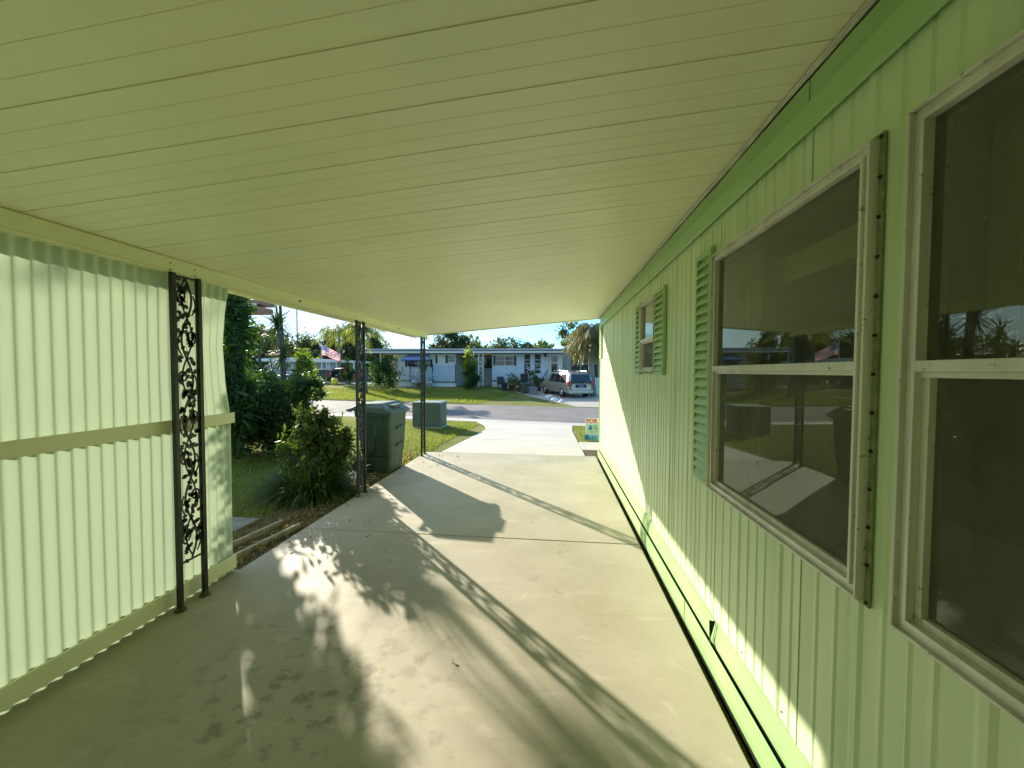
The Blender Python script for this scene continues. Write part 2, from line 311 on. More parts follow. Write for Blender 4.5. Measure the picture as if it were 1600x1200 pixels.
def leaves(P, size, aspect=.45, up=.3):
    """one folded leaf (two triangles pairs) at each point"""
    n = len(P); d = unit(RNG.normal(size=(n, 3))+np.array([0, 0, up])); a = unit(np.cross(d, RNG.normal(size=(n, 3)))); nn = np.cross(d, a)
    L = (size*RNG.uniform(.65, 1.35, n))[:, None]; w = L*aspect*.5
    V = np.stack([P, P+d*L*.5+a*w+nn*L*.08, P+d*L, P+d*L*.5-a*w+nn*L*.08], 1).reshape(-1, 3)
    i = np.arange(n)*4
    return V, np.concatenate([np.stack([i, i+1, i+2], 1), np.stack([i, i+2, i+3], 1)])
def clump_points(c, r, nclump, nleaf, hollow=.55, spread=.26):
    c = np.array(c); r = np.array(r)
    d = unit(RNG.normal(size=(nclump, 3))); k = c+d*r*(RNG.uniform(hollow, 1.0, (nclump, 1)))
    w = RNG.uniform(.4, 1.5, nclump); w /= w.sum(); idx = RNG.choice(nclump, nleaf, p=w)
    sg = np.array(r)*spread*RNG.uniform(.5, 1.3, (nclump, 1))
    return k[idx]+RNG.normal(size=(nleaf, 3))*sg[idx]*.75, k
def blades(P, D, L, w, droop, seg=4):
    """long strap leaves: root P, direction D, length L, width w, droop"""
    n = len(P); L = L[:, None]; side = unit(np.cross(D, np.array([0, 0, 1.])+RNG.normal(size=(n, 3))*.05)); rows = []
    for k in range(seg+1):
        t = k/seg; c = P+D*L*t+np.array([0, 0, -1.])*(droop[:, None]*L*t*t); ww = w[:, None]*.5*(1-t)**.6*(.6+.8*min(t*3, 1))/1.4+.0005
        rows.append(c-side*ww); rows.append(c+side*ww)
    V = np.stack(rows, 1); m = 2*(seg+1); V = V.reshape(-1, 3); b = (np.arange(n)*m)[:, None]; F_ = []
    for k in range(seg): F_.append(np.concatenate([b+2*k, b+2*k+1, b+2*k+3, b+2*k+2], 1))
    return V, np.concatenate(F_)
# ------------------------------------------------------------ ground heights (t along the road, s across it)
UT = (.985, -.1725); US = (.1725, .985)
def ts(x, y): return x*UT[0]+y*UT[1], x*US[0]+y*US[1]
def xy(t, s): return t*UT[0]+s*US[0], t*UT[1]+s*US[1]
SB = [-250, 7.9, 13.1, 14.2, 20.45, 20.6, 25.5, 28.6, 33, 400]
G1 = [-.05, -.05, -.25, -.3, -.3, -.24, -.08, .24, .3, .3]
G2 = [-.05, -.05, -.25, -.3, -.3, -.28, -.20, -.10, .05, .1]
TB = [-300, -10.2, -7.6, 300]
def G(x, y):
    t, s = ts(x, y); f = min(max((t-TB[1])/(TB[2]-TB[1]), 0), 1)
    return float(np.interp(s, SB, G1)*(1-f)+np.interp(s, SB, G2)*f)
def drape(mb, pts_rows, dz=.004, thick=0):
    """strip of quads between rows of (x, y) pairs draped on the ground"""
    for a, b in zip(pts_rows[:-1], pts_rows[1:]):
        for i in range(len(a)-1):
            q = [a[i], a[i+1], b[i+1], b[i]]; mb.quad(*[(x, y, G(x, y)+dz) for x, y in q])
gm = MB()
for i in range(len(SB)-1):
    for j in range(3):
        cs = [(TB[j], SB[i]), (TB[j+1], SB[i]), (TB[j+1], SB[i+1]), (TB[j], SB[i+1])]
        P = [(*xy(t, s), G(*xy(t, s))) for t, s in cs]
        gm.add(P, [(0, 1, 2), (0, 2, 3)])
tag(gm.build('ground', M['lawn']), kind='structure')
rd = MB(); drape(rd, [[xy(-90, s), xy(90, s)] for s in (14.2, 20.45)]); tag(rd.build('road', M['asphalt']), kind='structure')
# side street seen far left
rd = MB(); drape(rd, [[xy(-60, s), xy(-28.2+(s-20.6)*.12, s), xy(-22+(s-20.6)*.12, s)][0:3] for s in (20.6, 25.5)], .006)
drape(rd, [[xy(-75, s), xy(-24.5, s)] for s in (33.2, 38)], .006)
tag(rd.build('side_street', mat('pale_asphalt', (.42, .40, .36), .85, .3, noise=((.34, .33, .30), 1.2, 10, .35, .7))), kind='structure')
gt = MB()
for a, b in ((-90, -5.9), (-5.9, -1.6), (-1.6, 30)):
    drape(gt, [[xy(a, s), xy(b, s)] for s in (13.12, 14.2)], .009)
tag(gt.build('gutter_strip', M['gutter_conc']), kind='structure')
ck = MB()
for k in range(14):
    t = -34+k*3.1
    if -5.9 < t < -1.6: continue
x = [xy(t, 20.5) for t in (-26, -7.8)]
ck = MB(); drape(ck, [[xy(-26, 20.27), xy(-7.9, 20.27)], [xy(-26, 20.45), xy(-7.9, 20.45)]], .012); tag(ck.build('road_edge', M['soil']), kind='structure')

# ------------------------------------------------------------ carport slab, driveway, walkway
WX, LX = .87, -2.5
def slab_box(mb, poly, zt, th=.1):
    n = len(poly); b = .006; cx = sum(p[0] for p in poly)/n; cy = sum(p[1] for p in poly)/n
    zf = zt if callable(zt) else (lambda x, y: zt)
    top = [(cx+(x-cx)*(1-b/max(abs(x-cx), .2)), cy+(y-cy)*(1-b/max(abs(y-cy), .2)), zf(x, y)) for x, y in poly]
    mid = [(x, y, zf(x, y)-.006) for x, y in poly]; bot = [(x, y, zf(x, y)-th) for x, y in poly]
    mb.add(top+mid+bot, [tuple(range(n))]+[(i, i+n, (i+1) % n+n, (i+1) % n) for i in range(n)]+[(i+n, i+2*n, (i+1) % n+2*n, (i+1) % n+n) for i in range(n)])
sb = MB()
ys = [-3.6, -.1, 2.80, 3.62, 7.36]
slab_box(sb, [(LX-.09, -3.596), (WX-.062, -3.596), (WX-.062, -.104), (LX-.09, -.104)], 0)
slab_box(sb, [(LX-.09, -.096), (WX-.062, -.096), (WX-.062, 3.616), (LX, 3.616), (LX, 2.80), (LX-.09, 2.80)], 0)
slab_box(sb, [(LX, 3.624), (WX-.062, 3.624), (WX-.062, 7.356), (LX, 7.356)], 0)
sb.box(LX+.01, WX-.065, -3.5, 7.35, -.08, -.012)
tag(sb.build('carport_slab', M['concrete'], loc=(0, 0, 0)), kind='structure')
def dz(x, y):
    s = ts(x, y)[1]; return float(np.interp(s, [7.2, 13.12], [0, -.235]))
dv = MB()
s131 = lambda x: (13.1-x*US[0])/US[1]
slab_box(dv, [(-2.2, 7.37), (.62, 7.37), (.6, 9.3), (-2.08, 9.3)], dz)
slab_box(dv, [(-2.08, 9.308), (.6, 9.308), (.58, 11.5), (-2.0, 11.5)], dz)
slab_box(dv, [(-2.0, 11.508), (.58, 11.508), (.66, s131(.66)), (-2.75, s131(-2.75)), (-2.3, 12.7)], dz)
tag(dv.build('driveway', M['drive']), kind='structure')
wk = MB(); slab_box(wk, [(.63, 8.15), (3.4, 8.15), (3.4, 9.05), (.61, 9.05)], lambda x, y: -.04, .05); tag(wk.build('walkway', M['drive']), kind='structure')
dr = MB(); dr.quad((.62, 7.37, -.046), (4, 7.37, -.046), (4, 8.14, -.046), (.62, 8.14, -.046)); 
tag(dr.build('bare_soil', M['soil']), kind='structure')
db = MB(); drape(db, [[(-3.55, 2.2), (-2.52, 2.2)], [(-3.3, 4.2), (-2.52, 4.2)], [(-3.4, 5.3), (-2.52, 5.3)], [(-2.9, 7.4), (-2.52, 7.4)]], .006); tag(db.build('soil_bed', M['soil']), kind='structure')
da = MB()   # driveway across the road, running away to the left
ax = (-math.sin(math.radians(24)), math.cos(math.radians(24)))
rows = []
for s in (20.6, 25.5, 28.6, 31.0):
    # centre line through (1.2, 24)
    k = (s-ts(1.6, 24.2)[1])/(ax[0]*US[0]+ax[1]*US[1]); cx, cy = 1.6+ax[0]*k, 24.2+ax[1]*k; rows.append([(cx-2.1, cy-.3), (cx+5.5, cy+.3)])
for r_ in rows:   # keep rows exactly on the ground breaks
    for i, (x, y) in enumerate(r_):
        s_t = [20.6, 25.5, 28.6, 31.0][rows.index(r_)]; r_[i] = (x, (s_t-x*US[0])/US[1])
drape(da, rows, .008); tag(da.build('neighbour_driveway', M['gutter_conc']), kind='structure')

# ------------------------------------------------------------ carport
ZC = lambda x: 2.33+(x-LX)*.085
def carport():
    r = thing('carport', 'cream aluminium carport roof on black scrollwork posts beside the green home', 'carport', (LX, 0, 0))
    # ceiling pans: profile along y, swept along x
    prof = []; y = 1.035-.2656*17
    while y < 7.55:
        prof += [(y, .0), (y+.0012, .006), (y+.0036, .006), (y+.005, -.001), (y+.03, 0)]
        for g in (.0905, .178): prof += [(y+g, 0), (y+g+.001, .0018), (y+g+.002, .0018), (y+g+.0032, 0)]
        prof += [(y+.2555, 0), (y+.264, -.001)]
        y += .2656
    prof = [p for p in prof if p[0] < 7.54]; xs = np.linspace(-2.72, .862, 10); mb = MB(); n = len(prof)
    vs = [(x, p[0], ZC(x)+p[1]+.0015*math.sin(x*3+p[0]*1.7)) for x in xs for p in prof]
    mb.add(vs, [(i*n+j, i*n+j+1, (i+1)*n+j+1, (i+1)*n+j) for i in range(len(xs)-1) for j in range(n-1)])
    mb.build('ceiling_panel', M['ceiling'], r)
    t = MB(); t.prism([(-2.72, ZC(-2.72)+.07), (.9, ZC(.9)+.07), (.9, ZC(.9)+.09), (-2.72, ZC(-2.72)+.09)], 11.1, 'y', -3.55); t.build('roof_sheet', M['white'], r)
    f = MB(); f.box(-2.78, -2.723, -3.55, 7.60, 2.275, 2.40); f.box(-2.79, -2.78, -3.55, 7.60, 2.262, 2.30); f.build('gutter', M['beam'], r, bevel=.004)
    f = MB(); f.prism([(-2.72, ZC(-2.72)-.012), (.862, ZC(.862)-.012), (.862, ZC(.862)+.09), (-2.72, ZC(-2.72)+.09)], .055, 'y', 7.545); f.build('front_fascia', M['beam'], r, bevel=.004)
    b = MB(); b.box(-2.53, -2.47, -3.5, 7.42, 2.232, ZC(-2.5)-.001); b.box(-2.468, -2.462, -3.5, 7.42, 2.232, 2.24); bm = b.build('beam', M['beam'], r, bevel=.003)
    for y0 in (3.55, 5.95): 
        k = MB(); k.lathe([(.009, 0), (.009, .012)], (-2.47, y0, 2.278), 6, 'x'); k.build('bolt', M['screw'], bm)
    studs('screw', M['screw'], bm, [(.0045, 0), (.004, .004)], 6, 'x', [(-2.47, y0, z0) for y0 in (2.27, 2.44, 4.62, 4.79, 6.99, 7.17) for z0 in (2.25, 2.292)])
    # flashing where the pans meet the home: light and dark line
    fl = MB(); fl.box(.846, .862, -3.5, 7.54, 2.592, 2.604); fl.box(.838, .845, -3.5, 7.54, 2.600, 2.606); fl.build('wall_flashing', M['alu'], r)
    fl = MB()
    pts = [(.852+.003*math.sin(k*2.1), -3.5+k*.22, 2.588-.004*math.sin(k*1.3)) for k in range(51)]; fl.tube(pts, .004, 5); fl.build('sealant_bead', M['screw'], r)
    # scrollwork posts
    def post(y0, zb, ztop):
        p = bpy.data.objects.new('post', None); C.objects.link(p); p.parent = r
        for dy in (0, .182):
            k = MB(); k.box(-2.466, -2.438, y0+dy, y0+dy+.028, .02, 2.232); k.build('rail', M['iron'], p, bevel=.002)
            k = MB(); k.lathe([(.036, 0.001), (.034, .01), (.022, .018), (.02, .035), (.012, .045)], (-2.452, y0+dy+.014, 0), 9); k.build('foot', M['iron_foot'], p, True)
        yc = y0+.105; hw = .077; k = MB(); X = -2.452
        k.box(X-.004, X+.004, y0+.028, y0+.182, zb, zb+.012); k.box(X-.004, X+.004, y0+.028, y0+.182, ztop-.012, ztop)
        rnd = random.Random(3); H = ztop-zb-.03; z = zb+.02; P = H/7; cell = 0
        stem = [(X, yc+hw*.50*math.sin(2*math.pi*(q/84*7)/2), zb+.015+H*q/84) for q in range(85)]
        def ribbon(pts, w):
            w = [w]*len(pts) if not isinstance(w, list) else w
            for a in range(len(pts)-1):
                p0, p1 = Vector(pts[a]), Vector(pts[a+1]); d = (p1-p0); nrm = Vector((0, -d.z, d.y)).normalized(); A, B = w[a]/2, w[a+1]/2; e = .003
                c = [p0-nrm*A, p1-nrm*B, p1+nrm*B, p0+nrm*A]
                k.add([(q.x-e, q.y, q.z) for q in c]+[(q.x+e, q.y, q.z) for q in c], [(3,2,1,0),(4,5,6,7),(0,1,5,4),(2,3,7,6)])
        ribbon(stem, .012); ribbon([(X, 2*yc-q[1], q[2]+.02) for q in stem if q[2] < ztop-.03], .008)
        def leaf(y, z, a, L):
            d = Vector((0, math.cos(a), math.sin(a))); nrm = Vector((0, -d.z, d.y)); o = Vector((X, y, z)); out = []
            for t, w in ((0, .06), (.2, .30), (.34, .17), (.5, .38), (.64, .18), (.78, .22), (1, 0)): out.append((t, w))
            pl = [o+d*L*t+nrm*L*w for t, w in out]+[o+d*L*t-nrm*L*w for t, w in reversed(out[:-1])]
            n_ = len(pl); e = .003
            k.add([(q.x-e, q.y, q.z) for q in pl]+[(q.x+e, q.y, q.z) for q in pl], [tuple(reversed(range(n_))), tuple(range(n_, 2*n_))]+[(i, (i+1) % n_, n_+(i+1) % n_, n_+i) for i in range(n_)])
        for c in range(7):
            sgn = 1 if c % 2 == 0 else -1; zc = zb+.015+P*(c+.5); yy = yc+sgn*hw*.50
            # big scroll curling back to the other side
            sp = []; cy0 = yc-sgn*hw*.42
            for q in range(26):
                u = q/25; rad = hw*.50*(1-u*.72); an = math.pi*.5*sgn*0+(-math.pi/2+u*math.pi*3.1); sp.append((X, cy0-sgn*rad*math.cos(an)*.95, zc+.02+rad*math.sin(an)*1.25))
            ribbon(sp, [.012-.004*q/25 for q in range(26)])
            sp = [(X, yy+sgn*hw*.45*math.sin(u*2.6)*(1-u*.4), zc-P*.38+P*.5*u) for u in np.linspace(0, 1, 10)]; ribbon(sp, .007)
            leaf(yc-sgn*hw*.42, zc+.01, rnd.uniform(0, 6.28), .042)
            for _ in range(23):
                leaf(yc+rnd.uniform(-.85, .85)*hw*.8, zc+rnd.uniform(-.5, .5)*P, rnd.uniform(0, 6.28), rnd.uniform(.030, .050))
        for sgn in (1, -1): ribbon([(X, yc+sgn*hw, zb), (X, yc+sgn*hw, ztop)], .004)
        k.build('scroll_panel', M['iron'], p)
    post(2.25, .305, 2.222); post(4.60, .08, 2.222); post(6.975, .08, 2.222)
carport()

# ------------------------------------------------------------ corrugated fibreglass side wall
def side_wall():
    r = thing('fiberglass_wall', 'pale green corrugated fibreglass screen wall with cream rails on the left', 'wall', (LX-.03, 0, 0))
    ys_ = np.arange(-3.4, 2.781, .067/10); zs = [-.03, .3, .7, 1.23, 1.5, 1.8, 2.05, 2.235]; mb = MB(); n = len(ys_)
    def X(y, z):
        e = max(0, (y-2.25)/.5); return LX-.035+.0115*math.sin(2*math.pi*y/.067)+.006*math.sin(y*2.1+z)-.035*e*e*math.sin(max(0, (z-1.27)/.96)*math.pi)**1
    vs = [(X(y, z), y-(.02*max(0, y-2.0)/.78*math.sin((z-1.27)/.96*math.pi) if z > 1.27 else 0), z+(.012*math.sin(y*37)+.008*math.sin(y*91) if z < .1 else 0)) for z in zs for y in ys_]
    mb.add(vs, [(i*n+j, i*n+j+1, (i+1)*n+j+1, (i+1)*n+j) for i in range(len(zs)-1) for j in range(n-1)])
    mb.build('corrugated_panel', M['fiber'], r, True)
    for nm, z0, z1, e in (('mid_rail', 1.185, 1.268, 2.795), ('bottom_rail', .028, .135, 2.782)):
        k = MB(); k.box(LX-.022, LX-.006, -3.4, e, z0, z1); k.box(LX-.072, LX-.050, -3.4, e-.005, z0+.005, z1-.005); k.build(nm, M['rail'], r, bevel=.002)
    k = MB(); k.box(LX-.05, LX-.022, 2.782, 2.796, 1.19, 1.262); k.build('end_cap', M['rail'], r)
side_wall()

# ------------------------------------------------------------ green mobile home
def ribprof(y0, y1):
    pts = []; base = 2.13-.71*10
    offs = [.055, .14, .235, .30, .375, .47, .545, .63]
    p = base
    while p < y1+.8:
        pts += [(p, -.004), (p+.0015, .010), (p+.004, .010), (p+.006, -.006), (p+.012, -.004)]
        for i, o in enumerate(offs):
            if i % 4 == 1: pts += [(p+o-.022, .001), (p+o-.010, -.005), (p+o+.008, -.0045), (p+o+.022, .001)]
            else: pts += [(p+o-.006, 0), (p+o-.0015, .003), (p+o+.0015, .003), (p+o+.010, -.0015), (p+o+.026, 0)]
        p += .71
    pts = sorted(q for q in pts if y0 <= q[0] <= y1); return pts
def wall_sheet(mb, y0, y1, z0, z1, holes):
    pr = [(y, WX+d) for y, d in ribprof(y0, y1)]
    ed = sorted({y0, y1}|{h for H in holes for h in H[:2]})
    for e in ed: pr.append((e, WX))
    pr.sort()
    for (ya, xa), (yb, xb) in zip(pr[:-1], pr[1:]):
        if yb-ya < 1e-6: continue
        ym = (ya+yb)/2; H = [h for h in holes if h[0] < ym < h[1]]; zz = [z0]
        for h in H: zz += [h[2], h[3]]
        zz.append(z1)
        for a in range(0, len(zz), 2): mb.quad((xa, ya, zz[a]), (xa, ya, zz[a+1]), (xb, yb, zz[a+1]), (xb, yb, zz[a]))
def big_window(r, ya, yb, z0, z1, zm, small=False):
    """ya nearer the camera; flange outer box ya..yb, z0..z1"""
    w = bpy.data.objects.new('window', None); C.objects.link(w); w.parent = r
    fl = .015; X = WX
    k = MB()
    k.box(X-.010, X-.004, ya, yb, z1-fl, z1); k.box(X-.010, X-.004, ya, yb, z0, z0+fl); k.box(X-.010, X-.004, ya, ya+fl, z0+fl, z1-fl); k.box(X-.010, X-.004, yb-fl, yb, z0+fl, z1-fl)
    k.build('flange', M['flange'], w)
    # frame: tall outer rib, ledge and inner rib
    k = MB(); fw = .038 if not small else .022
    a, b, c, d = ya+fl, yb-fl, z0+fl, z1-fl
    def ring(x0, x1, g0, g1):
        k.box(x0, x1, a+g0, b-g0, d-g1, d-g0); k.box(x0, x1, a+g0, b-g0, c+g0, c+g1)
        k.box(x0, x1, a+g0, a+g1, c+g1, d-g1); k.box(x0, x1, b-g1, b-g0, c+g1, d-g1)
    ring(X-.034, X+.03, 0, .007); ring(X-.022, X+.03, .007, fw-.010); ring(X-.030, X+.03, fw-.010, fw)
    k.build('frame', M['alu'], w, bevel=.0012)
    ia, ib, ic, id_ = a+fw, b-fw, c+fw, d-fw
    k = MB(); k.box(X-.030, X+.012, ia, ib, zm-.020, zm+.006); k.box(X-.018, X+.012, ia, ib, zm-.034, zm-.020); k.build('meeting_rail', M['alu'], w, bevel=.0015)
    k = MB(); k.quad((X-.006, ia, zm), (X-.006, ia, id_), (X-.006, ib, id_), (X-.006, ib, zm)); k.build('upper_pane', M['glass_small' if small else 'glass'], w)
    s = MB(); sw = .024 if not small else .012
    s.box(X-.012, X+.02, ia, ia+sw, ic, zm-.034); s.box(X-.012, X+.02, ib-sw*.7, ib, ic, zm-.034); s.box(X-.010, X+.02, ia+sw, ib-sw*.7, ic, ic+.018); s.build('lower_sash', M['alu'], w, bevel=.0015)
    k = MB(); k.quad((X+.004, ia+sw, ic+.018), (X+.004, ia+sw, zm-.034), (X+.004, ib-sw*.7, zm-.034), (X+.004, ib-sw*.7, ic+.018)); k.build('lower_pane', M['glass_small' if small else 'glass_dark'], w)
    n1 = int((z1-z0)/.105); n2 = int((yb-ya)/.12)
    sp = [(X-.010, y, z0+.012+(z1-z0-.024)*i/n1) for i in range(n1+1) for y in (ya+.0075, yb-.0075)]+[(X-.010, ya+(yb-ya)*i/n2, z) for i in range(1, n2) for z in (z0+.0075, z1-.0075)]
    studs('screw', M['screw'], w, [(.0055, 0), (.0045, -.005)], 6, 'x', sp)
    # plaster reveal behind the glass
    k = MB(); e = .10
    k.box(X+.032, X+e, ia, ib, id_, id_+.01); k.box(X+.032, X+e, ia, ib, ic-.012, ic-.002); k.box(X+.032, X+e, ia-.011, ia-.001, ic, id_); k.box(X+.032, X+e, ib+.001, ib+.011, ic, id_)
    k.build('reveal', M['inwall'], w)
    return w
def shutter(r, ya, yb, z0, z1, pitch, m, name='shutter'):
    s = MB(); X = WX-.006; fw = .018
    s.box(X-.024, X, ya, ya+fw, z0, z1); s.box(X-.024, X, yb-fw, yb, z0, z1); s.box(X-.024, X, ya+fw, yb-fw, z0, z0+.025); s.box(X-.024, X, ya+fw, yb-fw, z1-.025, z1)
    z = z0+.03
    while z < z1-.03:
        s.prism([(X-.004, z+pitch*.95), (X-.004, z+pitch*.7), (X-.027, z), (X-.027, z+.007)], yb-ya-2*fw, 'y', ya+fw); z += pitch
    s.box(X-.003, X, ya+fw, yb-fw, z0+.025, z1-.025)
    return s.build(name, m, r)
def home():
    r = thing('mobile_home', 'mint green ribbed metal mobile home wall with aluminium windows and green shutters', 'house', (WX, 0, 0))
    holes = [(1.155, 2.175, .985, 2.205), (-.01, 1.025, .985, 2.205), (3.385, 3.895, 1.61, 2.24)]
    mb = MB(); wall_sheet(mb, -3.5, 7.30, .27, 2.46, holes); mb.build('siding', M['siding'], r)
    # corner post, far end wall, back and roof
    k = MB(); k.box(WX-.012, WX+.03, 7.29, 7.325, .1, 2.6); k.build('corner_trim', M['skirt'], r)
    k = MB(); k.box(WX+.01, 4.6, 7.26, 7.29, .1, 2.6); k.box(WX+.02, 4.6, -3.55, -3.5, .1, 2.6); k.box(4.57, 4.6, -3.5, 7.26, .1, 2.6); k.build('end_wall', M['siding'], r)
    k = MB(); k.prism([(.89, 2.70), (2.75, 2.95), (4.8, 2.70), (4.8, 2.62), (.89, 2.62)], 11.1, 'y', -3.7); k.build('roof', M['white'], r)
    # fascia under the carport flashing: dark upper board, lighter lip, with overlapping joints
    fc = [7.3, 4.9, 1.43, -1.1, -3.5]
    for i in range(4):
        o = .0015*(i % 2); k = MB(); k.prism([(WX-.018-o, 2.585), (WX-.018-o, 2.502), (WX-.010, 2.497), (WX+.02, 2.497), (WX+.02, 2.585)], fc[i]-fc[i+1]-.004, 'y', fc[i+1]); k.build('fascia', M['trim'], r, bevel=.001)
    k = MB()
    yy = 7.3
    cuts = [7.3, 5.35, 3.6, 1.76, -.1, -3.5]
    for i in range(5): k.prism([(WX-.030-.0025*(i % 2), 2.497), (WX-.026-.0025*(i % 2), 2.414), (WX-.020, 2.410), (WX-.012, 2.414), (WX-.012, 2.497)], cuts[i]-cuts[i+1]-.004, 'y', cuts[i+1])
    k.build('drip_lip', mat('lip_paint', (.34, .56, .24), .42, .4), r)
    # shadow gap pieces under the lip (scalloped dark notches between the ribs)
    # skirting: sloped drip flange over a lower flange, dark gap at the slab
    k = MB()
    cuts = [7.3, 4.62, 2.09, -.9, -3.5]
    for i in range(4):
        a, b = cuts[i+1], cuts[i]-.003; o = .002*(i % 2); k = MB()
        k.prism([(WX+.012, .285), (WX-.008-o, .28), (WX-.022-o, .190), (WX-.020-o, .166), (WX+.012, .166)], b-a, 'y', a); k.build('drip_flange', M['skirt'], r)
    k = MB()
    for i in range(4):
        a, b = cuts[i+1]+.4, cuts[i]+.397 if i else cuts[i]
        k.prism([(WX-.028, .152), (WX-.0335-.003*(i % 2), .158), (WX-.037-.003*(i % 2), .060), (WX-.030, .012), (WX-.024, .012)], b-a, 'y', a)
    k.build('skirt_board', M['skirt'], r, bevel=.002)
    k = MB(); k.box(WX-.022, WX+.010, -3.5, 7.28, -.09, .148); k.box(WX-.061, WX-.020, -3.5, 7.28, -.10, -.085); k.build('skirt_gap_shade', M['gap'], r)  # near-black fill: flange shadow line put into colour, plus the gap at the slab
    # dent and torn seam at the flange joint
    k = MB(); k.add([(WX-.037, 2.085, .195), (WX-.0375, 2.10, .20), (WX-.040, 2.10, .285), (WX-.012, 2.088, .29)], [(0, 1, 2, 3)]); k.add([(WX-.039, 2.07, .165), (WX-.040, 2.10, .17), (WX-.036, 2.09, .225)], [(0, 1, 2)]); k.build('torn_seam', M['gap'], r)
    studs('screw', M['skirt'], r, [(.005, 0), (.003, -.004)], 6, 'x', [(WX-.002, 7.1-i*.31, .315) for i in range(34)])
    big_window(r, 1.13, 2.20, .955, 2.235, 1.625); big_window(r, -.035, 1.05, .955, 2.235, 1.622); big_window(r, 3.365, 3.915, 1.585, 2.262, 1.90, True)
    shutter(r, 2.205, 2.42, .965, 2.275, .052, M['shutter']); shutter(r, 3.10, 3.36, 1.575, 2.27, .05, M['shutter']); shutter(r, 3.92, 4.11, 1.575, 2.27, .05, M['shutter'])
    shutter(r, 7.0, 7.24, 1.84, 2.41, .045, M['shutter_light'])
    # room inside
    k = MB(); x1 = 4.2
    k.box(WX+.105, x1, -3.4, 7.2, .42, .45); k.build('room_floor', M['infloor'], r)
    k = MB(); k.box(x1, x1+.03, -3.4, 7.2, .45, 2.5); k.box(WX+.105, x1, 2.75, 2.79, .45, 2.5); k.box(WX+.105, x1, -3.4, -3.36, .45, 2.5); k.box(WX+.105, x1, 7.17, 7.2, .45, 2.5)
    wall_b = MB()
    # inner face of the outside wall, around the window openings
    for y0, y1, z0, z1 in ((-3.4, 7.2, .45, .97), (-3.4, 7.2, 2.245, 2.5), (-3.4, -.02, .97, 2.245), (1.03, 1.15, .97, 2.245), (2.18, 3.38, .97, 2.245), (3.90, 7.2, .97, 2.245), (3.38, 3.90, .97, 1.60)):
        k.box(WX+.085, WX+.10, y0, y1, z0, z1)
    k.build('room_wall', M['inwall'], r)
    k = MB(); k.box(WX+.105, x1, -3.4, 7.2, 2.5, 2.53); k.build('room_ceiling', M['inwall'], r)
    k = MB()
    for y0, y1 in ((1.98, 2.14), (.86, 1.0)):
        n = 22
        for q in range(n):
            a = y0+(y1-y0)*q/n; b = y0+(y1-y0)*(q+1)/n; k.quad((WX+.125+.012*math.sin(q*1.9), a, 1.0), (WX+.125+.012*math.sin(q*1.9), a, 2.24), (WX+.125+.012*math.sin((q+1)*1.9), b, 2.24), (WX+.125+.012*math.sin((q+1)*1.9), b, 1.0))
    k.build('curtain', M['incurt'], r)
    k = MB(); k.box(WX+.22, WX+.30, -3.3, 2.74, 2.02, 2.14); k.build('valance', M['beam'], r)
    k = MB(); k.box(WX+.12, WX+.135, 3.37, 3.92, 1.6, 2.26); k.build('blind', M['frost'], r)
home()
# unseen block added behind the camera to darken the near end of the carport
def light_blocker():
    r = thing('added_back_room', 'unseen cream back room added to darken the near end of the carport', 'light_blocker', (LX, -3.6, 0))
    k = MB(); k.box(LX-.1, WX+.1, -5.4, -3.6, 0, 2.6); k.build('wall', M['beam'], r)
    k = MB(); k.box(-.9, 0, -3.598, -3.56, .02, 2.0); d = k.build('door', M['white'], r, bevel=.003)
    k = MB(); k.lathe([(.02, 0), (.028, .03), (.01, .05)], (-.1, -3.56, 1.0), 10, 'y'); k.build('handle', M['alu'], d)
light_blocker()

